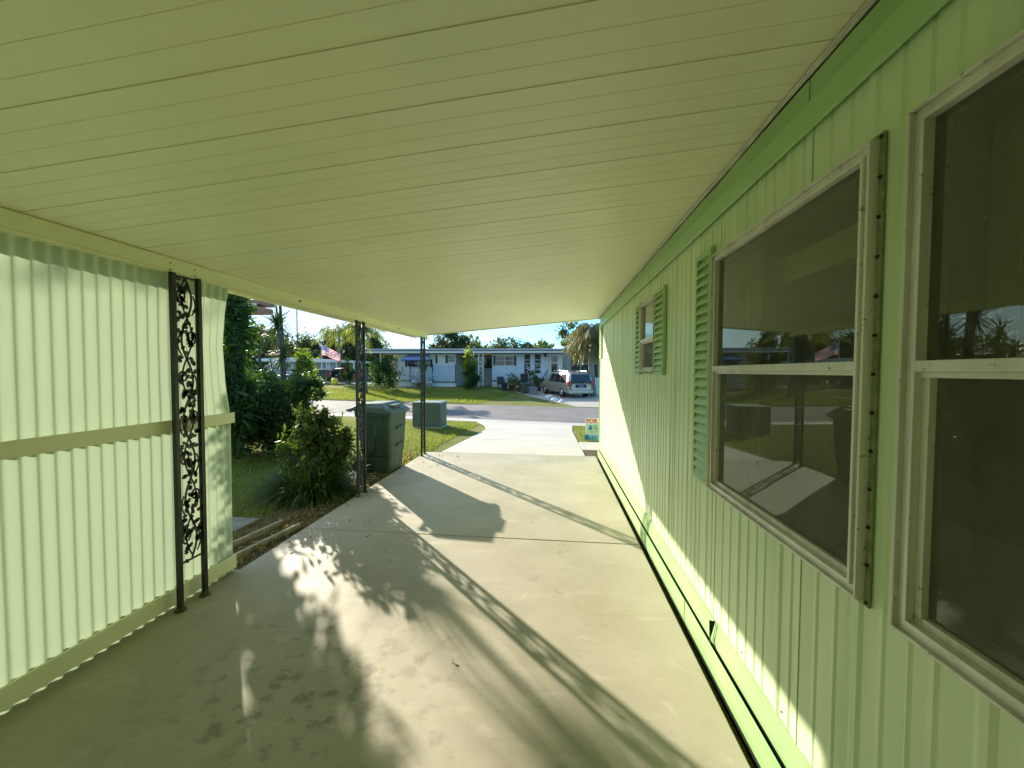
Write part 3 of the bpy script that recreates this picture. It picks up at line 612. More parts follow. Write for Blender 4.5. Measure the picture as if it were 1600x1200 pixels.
# ------------------------------------------------------------ wheelie bin, utility box, boards, sign
def wheelie_bin():
    X0, X1, Y0, Y1 = -3.10, -2.50, 5.68, 6.44; zg = -.05
    r = thing('wheelie_bin', 'large dark green wheeled rubbish bin standing on soil beside the slab', 'bin', ((X0+X1)/2, (Y0+Y1)/2, zg))
    def ring(z, ins, ins_y=None, rr=.07):
        iy = ins if ins_y is None else ins_y; a, b, c, d = X0+ins, X1-ins*.35, Y0+iy, Y1-iy; out = []
        for cx, cy, s in ((a+rr, c+rr, 180), (b-rr, c+rr, 270), (b-rr, d-rr, 0), (a+rr, d-rr, 90)):
            for q in range(5):
                t = math.radians(s+q*22.5); out.append((cx+rr*math.cos(t), cy+rr*math.sin(t), z))
        return out
    k = MB(); R_ = [ring(zg+.02, .14, .10), ring(zg+.30, .105, .085), ring(zg+.31, .085, .07), ring(zg+.55, .06, .05), ring(zg+.93, .03, .02), ring(zg+.935, .005, 0), ring(zg+1.03, 0, 0)]
    n = len(R_[0]); vs = [p for q in R_ for p in q]
    k.add(vs, [(i*n+j, i*n+(j+1) % n, (i+1)*n+(j+1) % n, (i+1)*n+j) for i in range(len(R_)-1) for j in range(n)]+[tuple(reversed(range(n)))])
    body = k.build('body', M['bin'], r, False, .004)
    k = MB()   # recessed grips and ribs on the side facing the slab
    for z, ln in ((zg+.70, .30), (zg+.42, .26)):
        k.prism([(X1-.035, z), (X1+.012, z+.03), (X1+.012, z+.045), (X1-.035, z+.05)], ln, 'y', (Y0+Y1)/2-ln/2+.05)
    k.build('grip_bar', M['bin'], body)
    k = MB(); k.prism([(X0+.22, zg+.35), (X0+.30, zg+.35), (X0+.38, zg+.80), (X0+.34, zg+.86), (X0+.26, zg+.80)], .012, 'y', Y0+.035); k.build('side_rib', M['bin'], body, bevel=.004)
    # lid: low pyramid with raised front lip
    k = MB(); a, b, c, d = X0-.02, X1+.03, Y0-.02, Y1+.02; z0 = zg+1.03
    P = [(a, c, z0), (b, c, z0-.07), (b, d, z0-.07), (a, d, z0), (a, c, z0+.045), (b-.12, c, z0+.05), (b-.12, d, z0+.05), (a, d, z0+.045),
         (a+.08, c+.09, z0+.10), (b-.20, c+.09, z0+.11), (b-.20, d-.09, z0+.11), (a+.08, d-.09, z0+.10), (b, c, z0-.03), (b, d, z0-.03)]
    k.add(P, [(0,3,2,1),(0,1,12,5,4),(3,7,6,13,2),(1,2,13,12),(0,4,7,3),(4,5,9,8),(5,6,10,9),(6,7,11,10),(7,4,8,11),(8,9,10,11),(5,12,13,6)])
    k.box(b-.19, b-.06, (c+d)/2-.16, (c+d)/2+.16, z0+.03, z0+.075); lid = k.build('lid', M['binlid'], r, bevel=.012)
    k = MB(); k.tube([(a-.02, c+.06, z0-.01), (a-.10, c+.07, z0+.0), (a-.10, d-.07, z0+.0), (a-.02, d-.06, z0-.01)], .018, 8); k.build('handle', M['bin'], r, True)
    for y in (Y0+.02, Y1-.08):
        k = MB(); k.lathe([(.03, 0), (.12, .005), (.13, .02), (.13, .05), (.12, .065), (.03, .07)], (X0+.10, y, zg+.13), 20, 'y'); w = k.build('wheel', M['rubber'], r, True)
        k = MB(); k.lathe([(.07, -.004), (.02, -.01)], (X0+.10, y, zg+.13), 12, 'y'); k.build('hub', M['bin'], w)
wheelie_bin()
def utility_box():
    zg = G(-3.9, 11.5); r = thing('utility_box', 'square green metal utility cabinet standing on the roadside grass', 'utility box', (-3.9, 11.8, zg))
    k = MB(); k.box(-4.30, -3.42, 11.42, 12.15, zg-.03, .60); b = k.build('cabinet', M['box'], r, bevel=.012)
    k = MB(); k.prism([(-4.33, .602), (-3.39, .602), (-3.42, .64), (-4.30, .64)], .80, 'y', 11.385); k.build('lid', mat('box_lid', (.22, .26, .18), .45, .5), r, bevel=.01)
    k = MB(); k.box(-3.419, -3.41, 11.50, 12.08, zg+.10, .50); k.build('side_door', M['box'], b, bevel=.004)
    k = MB(); k.box(-4.34, -3.38, 11.38, 12.19, zg-.04, zg+.035); k.build('base', M['drive'], r)
utility_box()
for i, (xa, ya, xb, yb, w) in enumerate(((-2.80, 2.55, -2.62, 3.72, .035), (-3.05, 2.5, -2.86, 3.78, .03))):
    d = Vector((xb-xa, yb-ya, 0)).normalized(); n = Vector((-d.y, d.x, 0))*w/2; k = MB()
    P = [Vector((xa, ya, 0))-n, Vector((xb, yb, 0))-n, Vector((xb, yb, 0))+n, Vector((xa, ya, 0))+n]
    k.add([(p.x, p.y, -.05) for p in P]+[(p.x, p.y, .012) for p in P], [(3,2,1,0),(4,5,6,7),(0,1,5,4),(1,2,6,5),(2,3,7,6),(3,0,4,7)])
    tag(k.build('edging_board', M['wood'], loc=(xa, ya, -.05), bevel=.003), ['weathered grey edging board lying next to the slab edge', 'weathered edging board lying farther from the slab by the pavers'][i], 'board', 'timber edging boards')
pv = [(-3.36, 2.75, 'grey paving stone nearest the fibreglass wall'), (-3.36, 3.2, 'grey paving stone in the middle of the paver row by the boards'), (-3.38, 3.66, 'grey paving stone at the far end of the paver row')]
for x, y, lb in pv:
    k = MB(); k.box(x-.25, x+.19, y-.21, y+.21, -.06, -.02); tag(k.build('paving_stone', M['paver'], loc=(x, y, -.06), bevel=.006), lb, 'paver', 'paving stones beside the boards')
def text(s, size, m, parent, x, y, z, name, bold=0, sx=1):
    cu = bpy.data.curves.new(name, 'FONT'); cu.body = s; cu.size = size; cu.extrude = .001; cu.offset = bold
    o = bpy.data.objects.new(name, cu); C.objects.link(o); o.rotation_euler = (math.pi/2, 0, 0); o.scale = (sx, 1, 1)
    bpy.context.view_layer.update(); me = bpy.data.meshes.new_from_object(o.evaluated_get(bpy.context.evaluated_depsgraph_get()))
    C.objects.unlink(o); bpy.data.objects.remove(o)
    for v in me.vertices: a = v.co.copy(); v.co = (a.x*sx+x, y-a.z, a.y+z)
    me.materials.clear(); me.materials.append(m); ob = bpy.data.objects.new(name, me); C.objects.link(ob); ob.parent = parent; return ob
def rent_sign():
    Y = 9.62; zg = G(1.1, Y)
    x0, z1 = at(915, 653, Y)[0], at(915, 653, Y)[2]; z0 = at(915, 688, Y)[2]
    r = thing('yard_sign', 'small colourful rental yard sign with red and blue lettering by the driveway', 'sign', (x0, Y, zg))
    w = .62
    k = MB(); k.box(x0, x0+w, Y, Y+.008, z0, z1); b = k.build('board', M['signw'], r)
    L = lambda f: z0+(z1-z0)*f-zg
    k = MB(); k.box(x0, x0+w, Y-.003, Y-.001, z0+(z1-z0)*.30, z0+(z1-z0)*.74); k.build('green_band', M['signg'], b)
    k = MB(); k.box(x0, x0+w, Y-.003, Y-.001, z0, z0+(z1-z0)*.27); k.build('blue_band', M['signb'], b)
    H = z1-z0
    text('FOR RENT', H*.27, M['signr'], b, .015, -.006, L(.775), 'red_lettering', .004, .95)
    text('G', H*.26, M['signdg'], b, .19, -.006, L(.50), 'green_initial', .002)
    k = MB()
    for i, h in enumerate((.14, .19, .23, .20, .15)): k.box(x0+.075+i*.018, x0+.089+i*.018, Y-.006, Y-.003, z0+H*.47, z0+H*(.47+h))
    k.build('building_logo', M['signd'], b)
    k = MB(); k.box(x0+.075, x0+.30, Y-.006, Y-.003, z0+H*.395, z0+H*.41); k.box(x0+.075, x0+.22, Y-.006, Y-.003, z0+H*.345, z0+H*.355); k.build('small_print', M['signr'], b)
    k = MB(); k.box(x0-.02, x0+.075, Y-.007, Y-.0035, z0+.01, z0+H*.25); k.build('phone_patch', M['signd'], b)
    text('632', H*.20, M['signdg'], b, .085, -.006, L(.05), 'phone_digits', .002)
    for x in (x0+.12, x0+w-.12):
        k = MB(); k.tube([(x, Y+.012, zg-.02), (x, Y+.012, z1-.05)], .005, 6); k.build('stake', M['alu'], r)
rent_sign()

# ------------------------------------------------------------ vegetation
def grow(name, label, cat, base, clumps, leafm, lsize, aspect=.45, trunk=None, barkm=None, group=None, up=.3, limbs=True, crown_name='crown'):
    """clumps: list of (centre, radii, nclump, nleaf); trunk: list of ((x,y,z), r)"""
    r = thing(name, label, cat, base, 0, group); Vs = []; Fs = []; k0 = 0; ends = []
    for c, rad, nc, nl in clumps:
        P, kc = clump_points(c, rad, nc, nl); V, F_ = leaves(P, lsize, aspect, up); Vs.append(V); Fs.append(F_+k0); k0 += len(V); ends.append((c, kc))
    npmesh(crown_name, np.concatenate(Vs), np.concatenate(Fs), leafm, r)
    k = MB()
    if trunk:
        k.tube([p for p, _ in trunk], [q for _, q in trunk], 9)
        top, tr = trunk[-1]
    else: top, tr = (base[0], base[1], base[2]+.1), .03
    if limbs:
        for c, kc in ends:
            c = Vector(c); t0 = Vector(top); mid = (t0+c)/2+Vector((0, 0, -.08*(c-t0).length)); k.tube([t0, mid, c], [tr*.7, tr*.5, tr*.28], 6)
            for q in kc[:min(len(kc), 10)]:
                q = Vector(q); k.tube([mid, (mid+q)/2+Vector((0, 0, .05)), q], [tr*.35, tr*.22, tr*.08], 5)
    if k.v: k.build('trunk' if trunk else 'stem', barkm or M['bark'], r, True)
    return r
zg = G(-5.5, 7.6)
# dense dark shrub beyond the wall's end
grow('dense_shrub', 'dense dark green shrub mass growing just beyond the end of the side wall', 'shrub', (-5.9, 7.6, zg),
     [((-6.0, 7.05, .75), (.7, .6, .85), 56, 13000), ((-5.2, 6.95, .72), (.52, .48, .66), 46, 9500), ((-6.1, 7.5, 1.2), (.7, .5, .42), 32, 5000), ((-4.66, 7.0, 1.22), (.30, .3, .24), 14, 1300)], M['leafdark'], .085, .42)
# leafy bush by the middle post with strap leaves below
def bush():
    bx, by = -3.07, 4.76; zg = G(bx, by)
    r = grow('leafy_bush', 'loose leafy bush with strappy leaves at its foot beside the middle post', 'shrub', (bx, by, zg),
             [((bx-.02, by+.02, .74), (.30, .28, .22), 20, 1300), ((bx+.16, by-.02, .62), (.26, .26, .24), 18, 1300), ((bx-.30, by+.05, .98), (.07, .07, .20), 6, 130), ((bx-.05, by, 1.02), (.16, .12, .12), 7, 200), ((bx-.10, by, .40), (.44, .38, .30), 26, 1800)], M['leafbush'], .075, .40, crown_name='foliage')
    n = 2300; th = RNG.uniform(0, 2*math.pi, n); rr = RNG.uniform(0, .30, n)**1; P = np.stack([bx-.12+rr*np.cos(th)*1.15, by+rr*np.sin(th), np.full(n, zg)], 1)
    el = RNG.uniform(.5, 1.45, n); D = np.stack([np.cos(th)*np.cos(el), np.sin(th)*np.cos(el), np.sin(el)], 1)
    V, F_ = blades(P, D, RNG.uniform(.35, .85, n), RNG.uniform(.012, .026, n), RNG.uniform(.25, .9, n), 5); npmesh('strap_leaf_skirt', V, F_, M['blade'], r)
bush()
# yucca-like spiky trees behind the shrub
def spiky(name, label, heads, base, group):
    r = thing(name, label, 'tree', base, 0, group); Vs = []; Fs = []; k0 = 0; k = MB()
    b0 = Vector(base)
    for (x, y, z, R_, n) in heads:
        h = Vector((x, y, z)); k.tube([b0, b0.lerp(h, .5)+Vector((0, 0, -.1)), h], [.055, .04, .028], 8)
        d = unit(RNG.normal(size=(n, 3))); d[:, 2] = d[:, 2]*.8+.12; d = unit(d); P = np.array(h)+d*.03+np.array([0, 0, 1])*RNG.uniform(-.22, .05, n)[:, None]
        V, F_ = blades(P, d, RNG.uniform(.7, 1.05, n)*R_, RNG.uniform(.026, .040, n)*R_/.6, RNG.uniform(0, .35, n), 3); Vs.append(V); Fs.append(F_+k0); k0 += len(V)
    npmesh('crown', np.concatenate(Vs), np.concatenate(Fs), M['spike'], r); k.build('trunk', M['bark'], r, True)
spiky('yucca_tree', 'tall spiky yucca with its head highest against the sky above the dark shrub', [(-6.55, 8.65, 3.80, .58, 240), (*at(433, 499, 8.6), .62, 120), (*at(440, 548, 8.4), .45, 130), (*at(425, 580, 8.3), .40, 120)], (-6.3, 8.6, G(-6.3, 8.6)), 'yuccas behind the shrub')
spiky('yucca_tree', 'shorter spiky yucca left of the tallest one behind the shrub', [(*at(402, 520, 9.0), .46, 110), (*at(388, 548, 8.9), .40, 120), (*at(405, 572, 8.8), .38, 110)], (-7.2, 9.0, G(-7, 9)), 'yuccas behind the shrub')
grow('lime_shrub', 'yellow green leafy shrub lit by the sun right of the tall yucca', 'shrub', (-6.5, 9.6, G(-6.5, 9.6)), [((-6.55, 9.6, 1.55), (.28, .3, .55), 20, 1300)], M['leaflime'], .10, .35)
# tree at the left, its crown above the eave, with low dark growth along its trunk
tb = (-8.75, 9.6, G(-8.7, 9.6))
grow('shade_tree', 'large shade tree with a dark trunk by the end of the side wall', 'tree', tb, [((-9.3, 10.4, 7.2), (1.8, 1.8, 1.1), 46, 7000), ((-7.6, 9.8, 7.4), (1.2, 1.3, 0.9), 30, 4000)], M['leafdark'], .15, .45,
     trunk=[(tb, .17), ((-8.8, 9.6, 1.5), .15), ((-8.75, 9.65, 3.2), .13), ((-8.8, 9.8, 5.6), .11)])
grow('column_shrub', 'narrow dark upright shrub right behind the end of the side wall', 'shrub', (-5.5, 6.2, G(-5.5, 6.2)), [((-5.5, 6.2, 1.15), (.26, .26, 1.0), 34, 1500), ((-5.52, 6.22, 2.35), (.25, .25, .6), 22, 1000)], M['leafdark'], .21, .24, up=-.5)
grow('small_plant', 'bright lit leafy plant between the dark shrub and the leafy bush', 'plant', (-4.75, 6.9, G(-4.75, 6.9)), [((-4.7, 6.9, .30), (.42, .35, .28), 18, 1400)], M['leafyel'], .08, .35)
def grass():
    n = 90000; x = -2.5-RNG.uniform(0, 1, n)**1.4*8.5; y = 2.6+RNG.uniform(0, 1, n)**1.5*11; t = x*UT[0]+y*UT[1]; s = x*US[0]+y*US[1]
    keep = (s < 13.05) & ~((y < 7.5) & (x > -2.54)) & ~((x > -3.2+.15*np.sin(y*3)) & (y < 5.6) & (RNG.uniform(0, 1, n) > .25)); x, y = x[keep], y[keep]
    drv = (y > 7.3) & (x > -2.22+np.clip((y-7.37)*.05, 0, .25)-np.clip(y-12.4, 0, 1)*.9); x, y = x[~drv], y[~drv]; n = len(x)
    z = np.array([G(a, b) for a, b in zip(x, y)]); P = np.stack([x, y, z], 1); th = RNG.uniform(0, 6.283, n); el = RNG.uniform(.35, 1.4, n)
    D = np.stack([np.cos(th)*np.cos(el), np.sin(th)*np.cos(el), np.sin(el)], 1)
    V, F_ = blades(P, D, RNG.uniform(.04, .12, n), RNG.uniform(.006, .012, n), RNG.uniform(.1, .7, n), 2)
    tag(npmesh('grass', V, F_, M['grass']), 'short ragged lawn grass beside the carport slab', 'grass', kind='stuff')
    n = 60000; t = RNG.uniform(-26, -7.9, n); s = RNG.uniform(20.5, 27.5, n); x = t*UT[0]+s*US[0]; y = t*UT[1]+s*US[1]
    z = np.array([G(a, b) for a, b in zip(x, y)]); P = np.stack([x, y, z], 1); th = RNG.uniform(0, 6.283, n); el = RNG.uniform(.5, 1.4, n)
    D = np.stack([np.cos(th)*np.cos(el), np.sin(th)*np.cos(el), np.sin(el)], 1)
    V, F_ = blades(P, D, RNG.uniform(.06, .2, n), RNG.uniform(.02, .045, n), RNG.uniform(.1, .7, n), 1)
    tag(npmesh('far_grass', V, F_, M['grass']), 'patchy grass on the lawn across the road', 'grass', kind='stuff')
    n = 1600; x = -2.62-np.abs(RNG.normal(0, .14, n)); y = RNG.uniform(2.9, 7.3, n); k2 = RNG.uniform(0, 1, n) < .03; x[k2] = RNG.uniform(-2.48, -1.7, k2.sum()); z = np.where(x > -2.5, .004, -.035)
    V, F_ = leaves(np.stack([x, y, z+RNG.uniform(0, .02, n)], 1), .045, .4, 0); V[:, 2] = np.maximum(V[:, 2], np.repeat(z, 4)); tag(npmesh('leaf_litter', V, F_, M['litter']), 'dry leaf litter along the slab edge', 'litter', kind='stuff')
    n = 3000; x = RNG.uniform(.66, 1.6, n); y = RNG.uniform(9.1, 13.0, n); z = np.array([G(a, b) for a, b in zip(x, y)]); P = np.stack([x, y, z], 1); th = RNG.uniform(0, 6.283, n); el = RNG.uniform(.35, 1.4, n)
    D = np.stack([np.cos(th)*np.cos(el), np.sin(th)*np.cos(el), np.sin(el)], 1)
    V, F_ = blades(P, D, RNG.uniform(.04, .1, n), RNG.uniform(.006, .012, n), RNG.uniform(.1, .7, n), 2); tag(npmesh('verge_grass', V, F_, M['grass']), 'short dry grass around the yard sign', 'grass', kind='stuff')
grass()

# ------------------------------------------------------------ neighbour roof corner at far left
def neighbour_roof():
    Y = 14.0; a = at(330, 462, Y); b = at(401, 476, Y)
    r = thing('neighbour_awning', 'faded red awning edge with a white stripe above the yuccas', 'awning', (b[0]-1, Y, 0))
    x0, x1 = a[0]-2.2, b[0]; zt = at(404, 474, Y)[2]
    k = MB(); k.box(x0, x1, Y, Y+1.0, zt, zt+.15); k.build('roof', M['redbrown'], r)
    k = MB(); k.box(x0, x1, Y-.02, Y, zt-.10, zt); k.build('white_gutter', M['white'], r)
    k = MB(); k.box(x0, x1-.01, Y+.002, Y+.9, zt-.32, zt-.101); k.build('valance', M['redbrown'], r)
    for x in (x0+.4,):
        k = MB(); k.box(x, x+.08, Y+.1, Y+.18, G(x, Y), zt-.32); k.build('post', M['white'], r)
neighbour_roof()

# ------------------------------------------------------------ house across the road
HY = 32.0
def hx(px): return at(px, 580, HY)[0]
def hz(py, px=750): return at(px, py, HY)[2]
def rect(mb, px0, px1, py0, py1, y0, y1):
    mb.box(hx(px0), hx(px1), y0, y1, hz(py1, (px0+px1)/2), hz(py0, (px0+px1)/2)); return mb
def house():
    gz = .05; r = thing('white_house', 'long low white house with a blue awning across the road', 'house', (hx(750), HY, gz))
    k = MB(); rect(k, 622, 712, 552, 604, HY, HY+5); k.build('wall', M['facade'], r); k = MB(); k.box(hx(769), hx(879), HY, HY+5, gz, hz(550)); k.build('wall', M['facade'], r)
    k = MB(); rect(k, 712, 769, 552, 606, HY+2.4, HY+2.5); k.build('porch_back_wall', M['facade_grey'], r)
    k = MB(); k.box(hx(574), hx(881), HY-.9, HY+6, hz(550)-.02, hz(547)+.06); k.build('roof', M['roofm'], r)
    k = MB()
    for i in range(60):
        x = hx(574)+(hx(881)-hx(574))*(i+.5)/60; k.box(x-.035, x+.035, HY-.85, HY+6, hz(547)+.06, hz(547)+.10)
    k.build('roof_rib', M['roofm'], r)
    k = MB(); k.box(hx(574), hx(881), HY-.96, HY-.9, hz(552.5), hz(549)); k.build('fascia', M['white'], r)
    k = MB(); k.box(hx(574), hx(881), HY-1.0, HY-.961, hz(553.2), hz(552.2)); k.box(hx(574), hx(881), HY-1.0, HY-.961, hz(549.3), hz(548.2)); k.build('gutter', M['dark'], r)
    def win(px0, px1, py0, py1, mull=1, shut=True):
        f = MB(); rect(f, px0, px1, py0, py1, HY-.05, HY-.012); w = f.build('window', M['white'], r)
        n = mull+1; e = (px1-px0)/n
        for i in range(n):
            for a, b in ((py0+.6, (py0+py1)/2-.3), ((py0+py1)/2+.3, py1-.6)):
                p = MB(); rect(p, px0+i*e+.6, px0+(i+1)*e-.6, a, b, HY-.07, HY-.052); p.build('pane', M['glassfar'], w)
        if shut:
            for a in (px0-3.4, px1+.4):
                s = MB(); rect(s, a, a+3, py0-.3, py1+.3, HY-.06, HY-.013); s.build('shutter', M['dark'], r)
    win(774.5, 803, 556.5, 571); win(637, 672, 562, 573, 1); win(700, 711, 556.5, 566, 0, False)
    k = MB(); rect(k, 684, 696, 555, 567, HY-.05, HY-.012); k.build('storm_panel', M['white'], r)
    for a in (681, 697): k = MB(); rect(k, a, a+2.6, 555, 567.5, HY-.06, HY-.013); k.build('shutter', M['dark'], r)
    # lower panels and their dark battens
    k = MB(); rect(k, 677, 711.5, 570.5, 596, HY-.09, HY-.012); k.build('garage_panel', M['facade_blue'], r)
    for q in [(677.2, 711.3, 572+i*2.7, 572.3+i*2.7, HY-.10, HY-.091) for i in range(9)]+[(675.3, 676.9, 569, 598, HY-.08, HY-.012), (711.6, 713, 569, 598, HY-.08, HY-.012), (640.5, 642, 570, 597, HY-.05, HY-.012), (677, 711.5, 596.2, 597.5, HY-.1, HY-.012), (622, 640, 594.4, 595.4, HY-.05, HY-.012), (769, 808, 594.5, 595.6, HY-.05, HY-.012)]:
        k = MB(); rect(k, *q); k.build('batten', M['dark'], r)
    k = MB(); rect(k, 770.5, 807, 571.8, 594, HY-.04, HY-.012); k.build('lower_panel', M['facade_blue'], r)
    k = MB(); rect(k, 808, 819, 553, 600, HY-.06, HY-.012); rect(k, 828.5, 835.5, 553, 600, HY-.06, HY-.012); rect(k, 845, 858, 553, 600, HY-.06, HY-.012); k.build('pale_pilaster', M['facade_blue'], r)
    for a in (819.6, 836):
        k = MB(); rect(k, a, a+8.6, 554, 583, HY-.05, HY-.012); d = k.build('glass_panel', M['dark'], r)
        for py, h in ((562, .8), (567.5, .8)): k = MB(); rect(k, a+.3, a+8.3, py, py+h, HY-.06, HY-.051); k.build('glazing_bar', M['white'], d)
        rn = random.Random(int(a))
        for j in range(9): k = MB(); cx = a+1+rn.random()*6; cy = 569.5+rn.random()*11; rect(k, cx, cx+1.3, cy, cy+1.6, HY-.07+.001*j, HY-.0515); k.build('etched_flower', M['white'], d)
    k = MB(); rect(k, 859.5, 872.5, 554.5, 583, HY-.06, HY-.012); w = k.build('door', M['white'], r)
    for a, b in ((556.5, 566), (567.5, 581)): k = MB(); rect(k, 861.3, 870.8, a, b, HY-.075, HY-.061); k.build('pane', M['glassfar'], w)
    k = MB(); k.lathe([(.02, 0), (.09, .06), (.10, .22), (.03, .30)], (hx(852), HY-.12, hz(558)), 8); k.build('wall_lamp', M['dark'], r)
    k = MB()
    for a in (873.5, 877.5): rect(k, a, a+1.1, 553, 583, HY-.5, HY-.4)
    k.build('porch_post', M['white'], r)
    # steps with black handrail
    k = MB()
    for i in range(3): k.box(hx(846), hx(873), HY-1.4+i*.42, HY-.99+i*.42, G(hx(860), HY-1.4)-.1, .32+i*.20)
    st = k.build('step', M['gutter_conc'], r)
    k = MB(); k.tube([(hx(848), HY-1.35, 1.0), (hx(856), HY-.1, 1.75)], .03, 6); k.tube([(hx(848), HY-1.35, .1), (hx(848), HY-1.35, 1.0)], .025, 6)
    for i in range(6): k.tube([(hx(848+i*1.5), HY-1.35+i*.24, .3+i*.05), (hx(848+i*1.5), HY-1.35+i*.24, 1.0+i*.14)], .012, 5)
    k.build('handrail', M['dark'], r)
    # blue window awning
    k = MB(); x0, x1 = hx(637), hx(671); xa, xb = hx(634.5), hx(675.5); zt, zb = hz(553.5), hz(562.5)
    k.add([(x0, HY-.02, zt), (x1, HY-.02, zt), (xb, HY-1.05, zb), (xa, HY-1.05, zb), (x0, HY-.02, zt-.04), (x1, HY-.02, zt-.04), (xb, HY-1.05, zb-.04), (xa, HY-1.05, zb-.04)], [(0,3,2,1),(4,5,6,7),(0,1,5,4),(1,2,6,5),(2,3,7,6),(3,0,4,7)])
    aw = k.build('awning', M['awn'], r)
    k = MB(); k.box(xa, xb, HY-1.09, HY-1.052, zb-.10, zb+.01)
    for x in (xa+.25, xb-.25): k.tube([(x, HY-1.04, zb-.04), (x+(.45 if x < hx(655) else -.45), HY-.02, hz(572.5))], .035, 5)
    k.tube([(hx(645.5), HY-.6, zb+.1), (hx(645.5), HY-.05, hz(572))], .03, 5); k.box(hx(645), hx(668), HY-.1, HY-.06, hz(573.4), hz(572.6)); k.build('awning_frame', M['navy'], aw)
    # scrollwork porch posts in white
    for a in (750.5, 757):
        k = MB(); rect(k, a, a+1.3, 553, 603, HY-.9, HY-.84); k.build('scroll_post', M['white'], r)
    k = MB()
    for i in range(7):
        z = hz(600-i*6.6); x = hx(754.3); pts = [(x+.09*(1-u*.5)*math.cos(u*7), HY-.87, z+.09*(1-u*.5)*math.sin(u*7)+u*.1) for u in np.linspace(0, 1, 12)]; k.tube(pts, .014, 5)
    k.build('post_scroll', M['white'], r)
    k = MB(); k.box(hx(574), hx(880), HY+4.9, HY+5, gz, hz(550)-.03) if False else k.box(hx(712), hx(769), HY+2.38, HY+2.395, hz(575), hz(557)); k.build('porch_window', M['glassfar'], r)
    # left open carport posts
    for a in (576, 600): k = MB(); rect(k, a, a+1.2, 553, 602, HY-.8, HY-.72); k.build('carport_post', M['white'], r)
    k = MB(); k.box(hx(574), hx(622), HY+4.6, HY+4.7, gz, hz(562)); k.build('carport_back_wall', M['cream'], r)
house()
def porch_building():
    Y = 33.0; x = lambda p: at(p, 580, Y)[0]; z = lambda p: at(890, p, Y)[2]
    r = thing('gabled_house', 'grey brown gabled house with a dark screened porch right of the white house', 'house', (x(910), Y, 0))
    k = MB(); k.box(x(880), x(891), Y, Y+6, -.2, z(547)); k.build('wall', M['cream'], r)
    k = MB(); k.box(x(891.5), x(990), Y+.1, Y+6, -.2, z(547)); k.build('porch_screen', M['screen'], r)
    k = MB(); k.prism([(x(877), z(547)), (x(877), z(546)), (x(903), z(534)), (x(925), z(525)), (x(1010), z(547))], 7, 'y', Y-.3); k.build('roof', M['tan'], r)
    k = MB(); k.box(x(891), x(990), Y+.02, Y+.09, z(569), z(567.6))
    for p in (891, 906, 919, 934, 950): k.box(x(p), x(p)+.09, Y+.02, Y+.095, -.1, z(547))
    k.build('porch_frame', M['cream'], r)
    r2 = thing('picket_fence', 'low white picket fence behind the silver van', 'fence', (x(925), Y-3.5, 0)); Yf = 29.5; xf = lambda p: at(p, 580, Yf)[0]
    for i in range(9):
        a = xf(918)+i*.14; k = MB(); k.prism([(a, G(a, Yf)), (a+.12, G(a, Yf)), (a+.12, at(925, 590, Yf)[2]-.03), (a+.06, at(925, 590, Yf)[2]+.03), (a, at(925, 590, Yf)[2]-.03)], .03, 'y', Yf); k.build('picket', M['white'], r2)
    k = MB(); k.box(xf(918), xf(918)+1.26, Yf+.03, Yf+.07, G(xf(918), Yf)+.3, G(xf(918), Yf)+.38); k.build('rail', M['white'], r2)
porch_building()

# clutter in front of the house
def pot_plant(px, py, Y, s, lab, lm='leafmid', potm='pot', flower=False):
    a = at(px, py, Y); g = G(a[0], Y); r = thing('potted_plant', lab, 'plant', (a[0], Y, g), 0, 'potted plants in front of the white house')
    k = MB(); k.lathe([(.12*s, g), (.19*s, g+.28*s), (.21*s, g+.28*s), (.21*s, g+.33*s), (.17*s, g+.33*s)], (a[0], Y, 0), 12); k.build('pot', M[potm], r, True)
    P, _ = clump_points((a[0], Y, g+.62*s), (.28*s, .28*s, .30*s), 12, 260); V, F_ = leaves(P, .12*s, .4); npmesh('foliage', V, F_, M['flower' if flower else lm], r)
for a in ((648, 598, 31.2, 1.5, 'pale flowering potted plant left below the blue awning', 'leafmid', 'white', True), (656, 600, 30.9, 1.2, 'pale flowering potted plant below the middle of the blue awning', 'leafmid', 'pot', True),
          (671, 598, 31.2, 1.3, 'pale flowering potted plant right below the blue awning', 'leafmid', 'white', True), (833, 592, 30.8, 1.7, 'green potted plant before the etched glass panels'), (800, 596, 30.6, 1.5, 'potted plant between the patio chair and the dark cabinet'),
          (810, 600, 30.2, 1.2, 'small potted plant beside the tall dark cabinet'), (841, 588, 31.0, 1.4, 'green potted plant at the foot of the front steps')): pot_plant(*a)
def chair(px, lab, mname):
    Y = 30.8; x = at(px, 590, Y)[0]; g = G(x, Y); r = thing('patio_chair', lab, 'chair', (x, Y, g), .3, 'patio chairs in front of the white house')
    k = MB(); o = (0, 0, 0); k.box(-.28, .28, -.28, .28, .40, .45); k.build('seat', M[mname], r, loc=o)
    k = MB(); k.prism([(.24, .45), (.30, .45), (.38, 1.0), (.33, 1.0)], .54, 'x', -.27); k.build('backrest', M[mname], r, loc=o)
    for sx in (-.25, .22):
        for sy in (-.25, .22): k = MB(); k.box(sx, sx+.035, sy, sy+.035, 0, .399); k.build('leg', M[mname], r, loc=o)
        k = MB(); k.box(sx, sx+.04, -.26, .26, .62, .65); k.build('armrest', M[mname], r, loc=o)
chair(783, 'dark metal patio chair under the front window', 'dark'); chair(796, 'white patio chair right of the dark one', 'white')
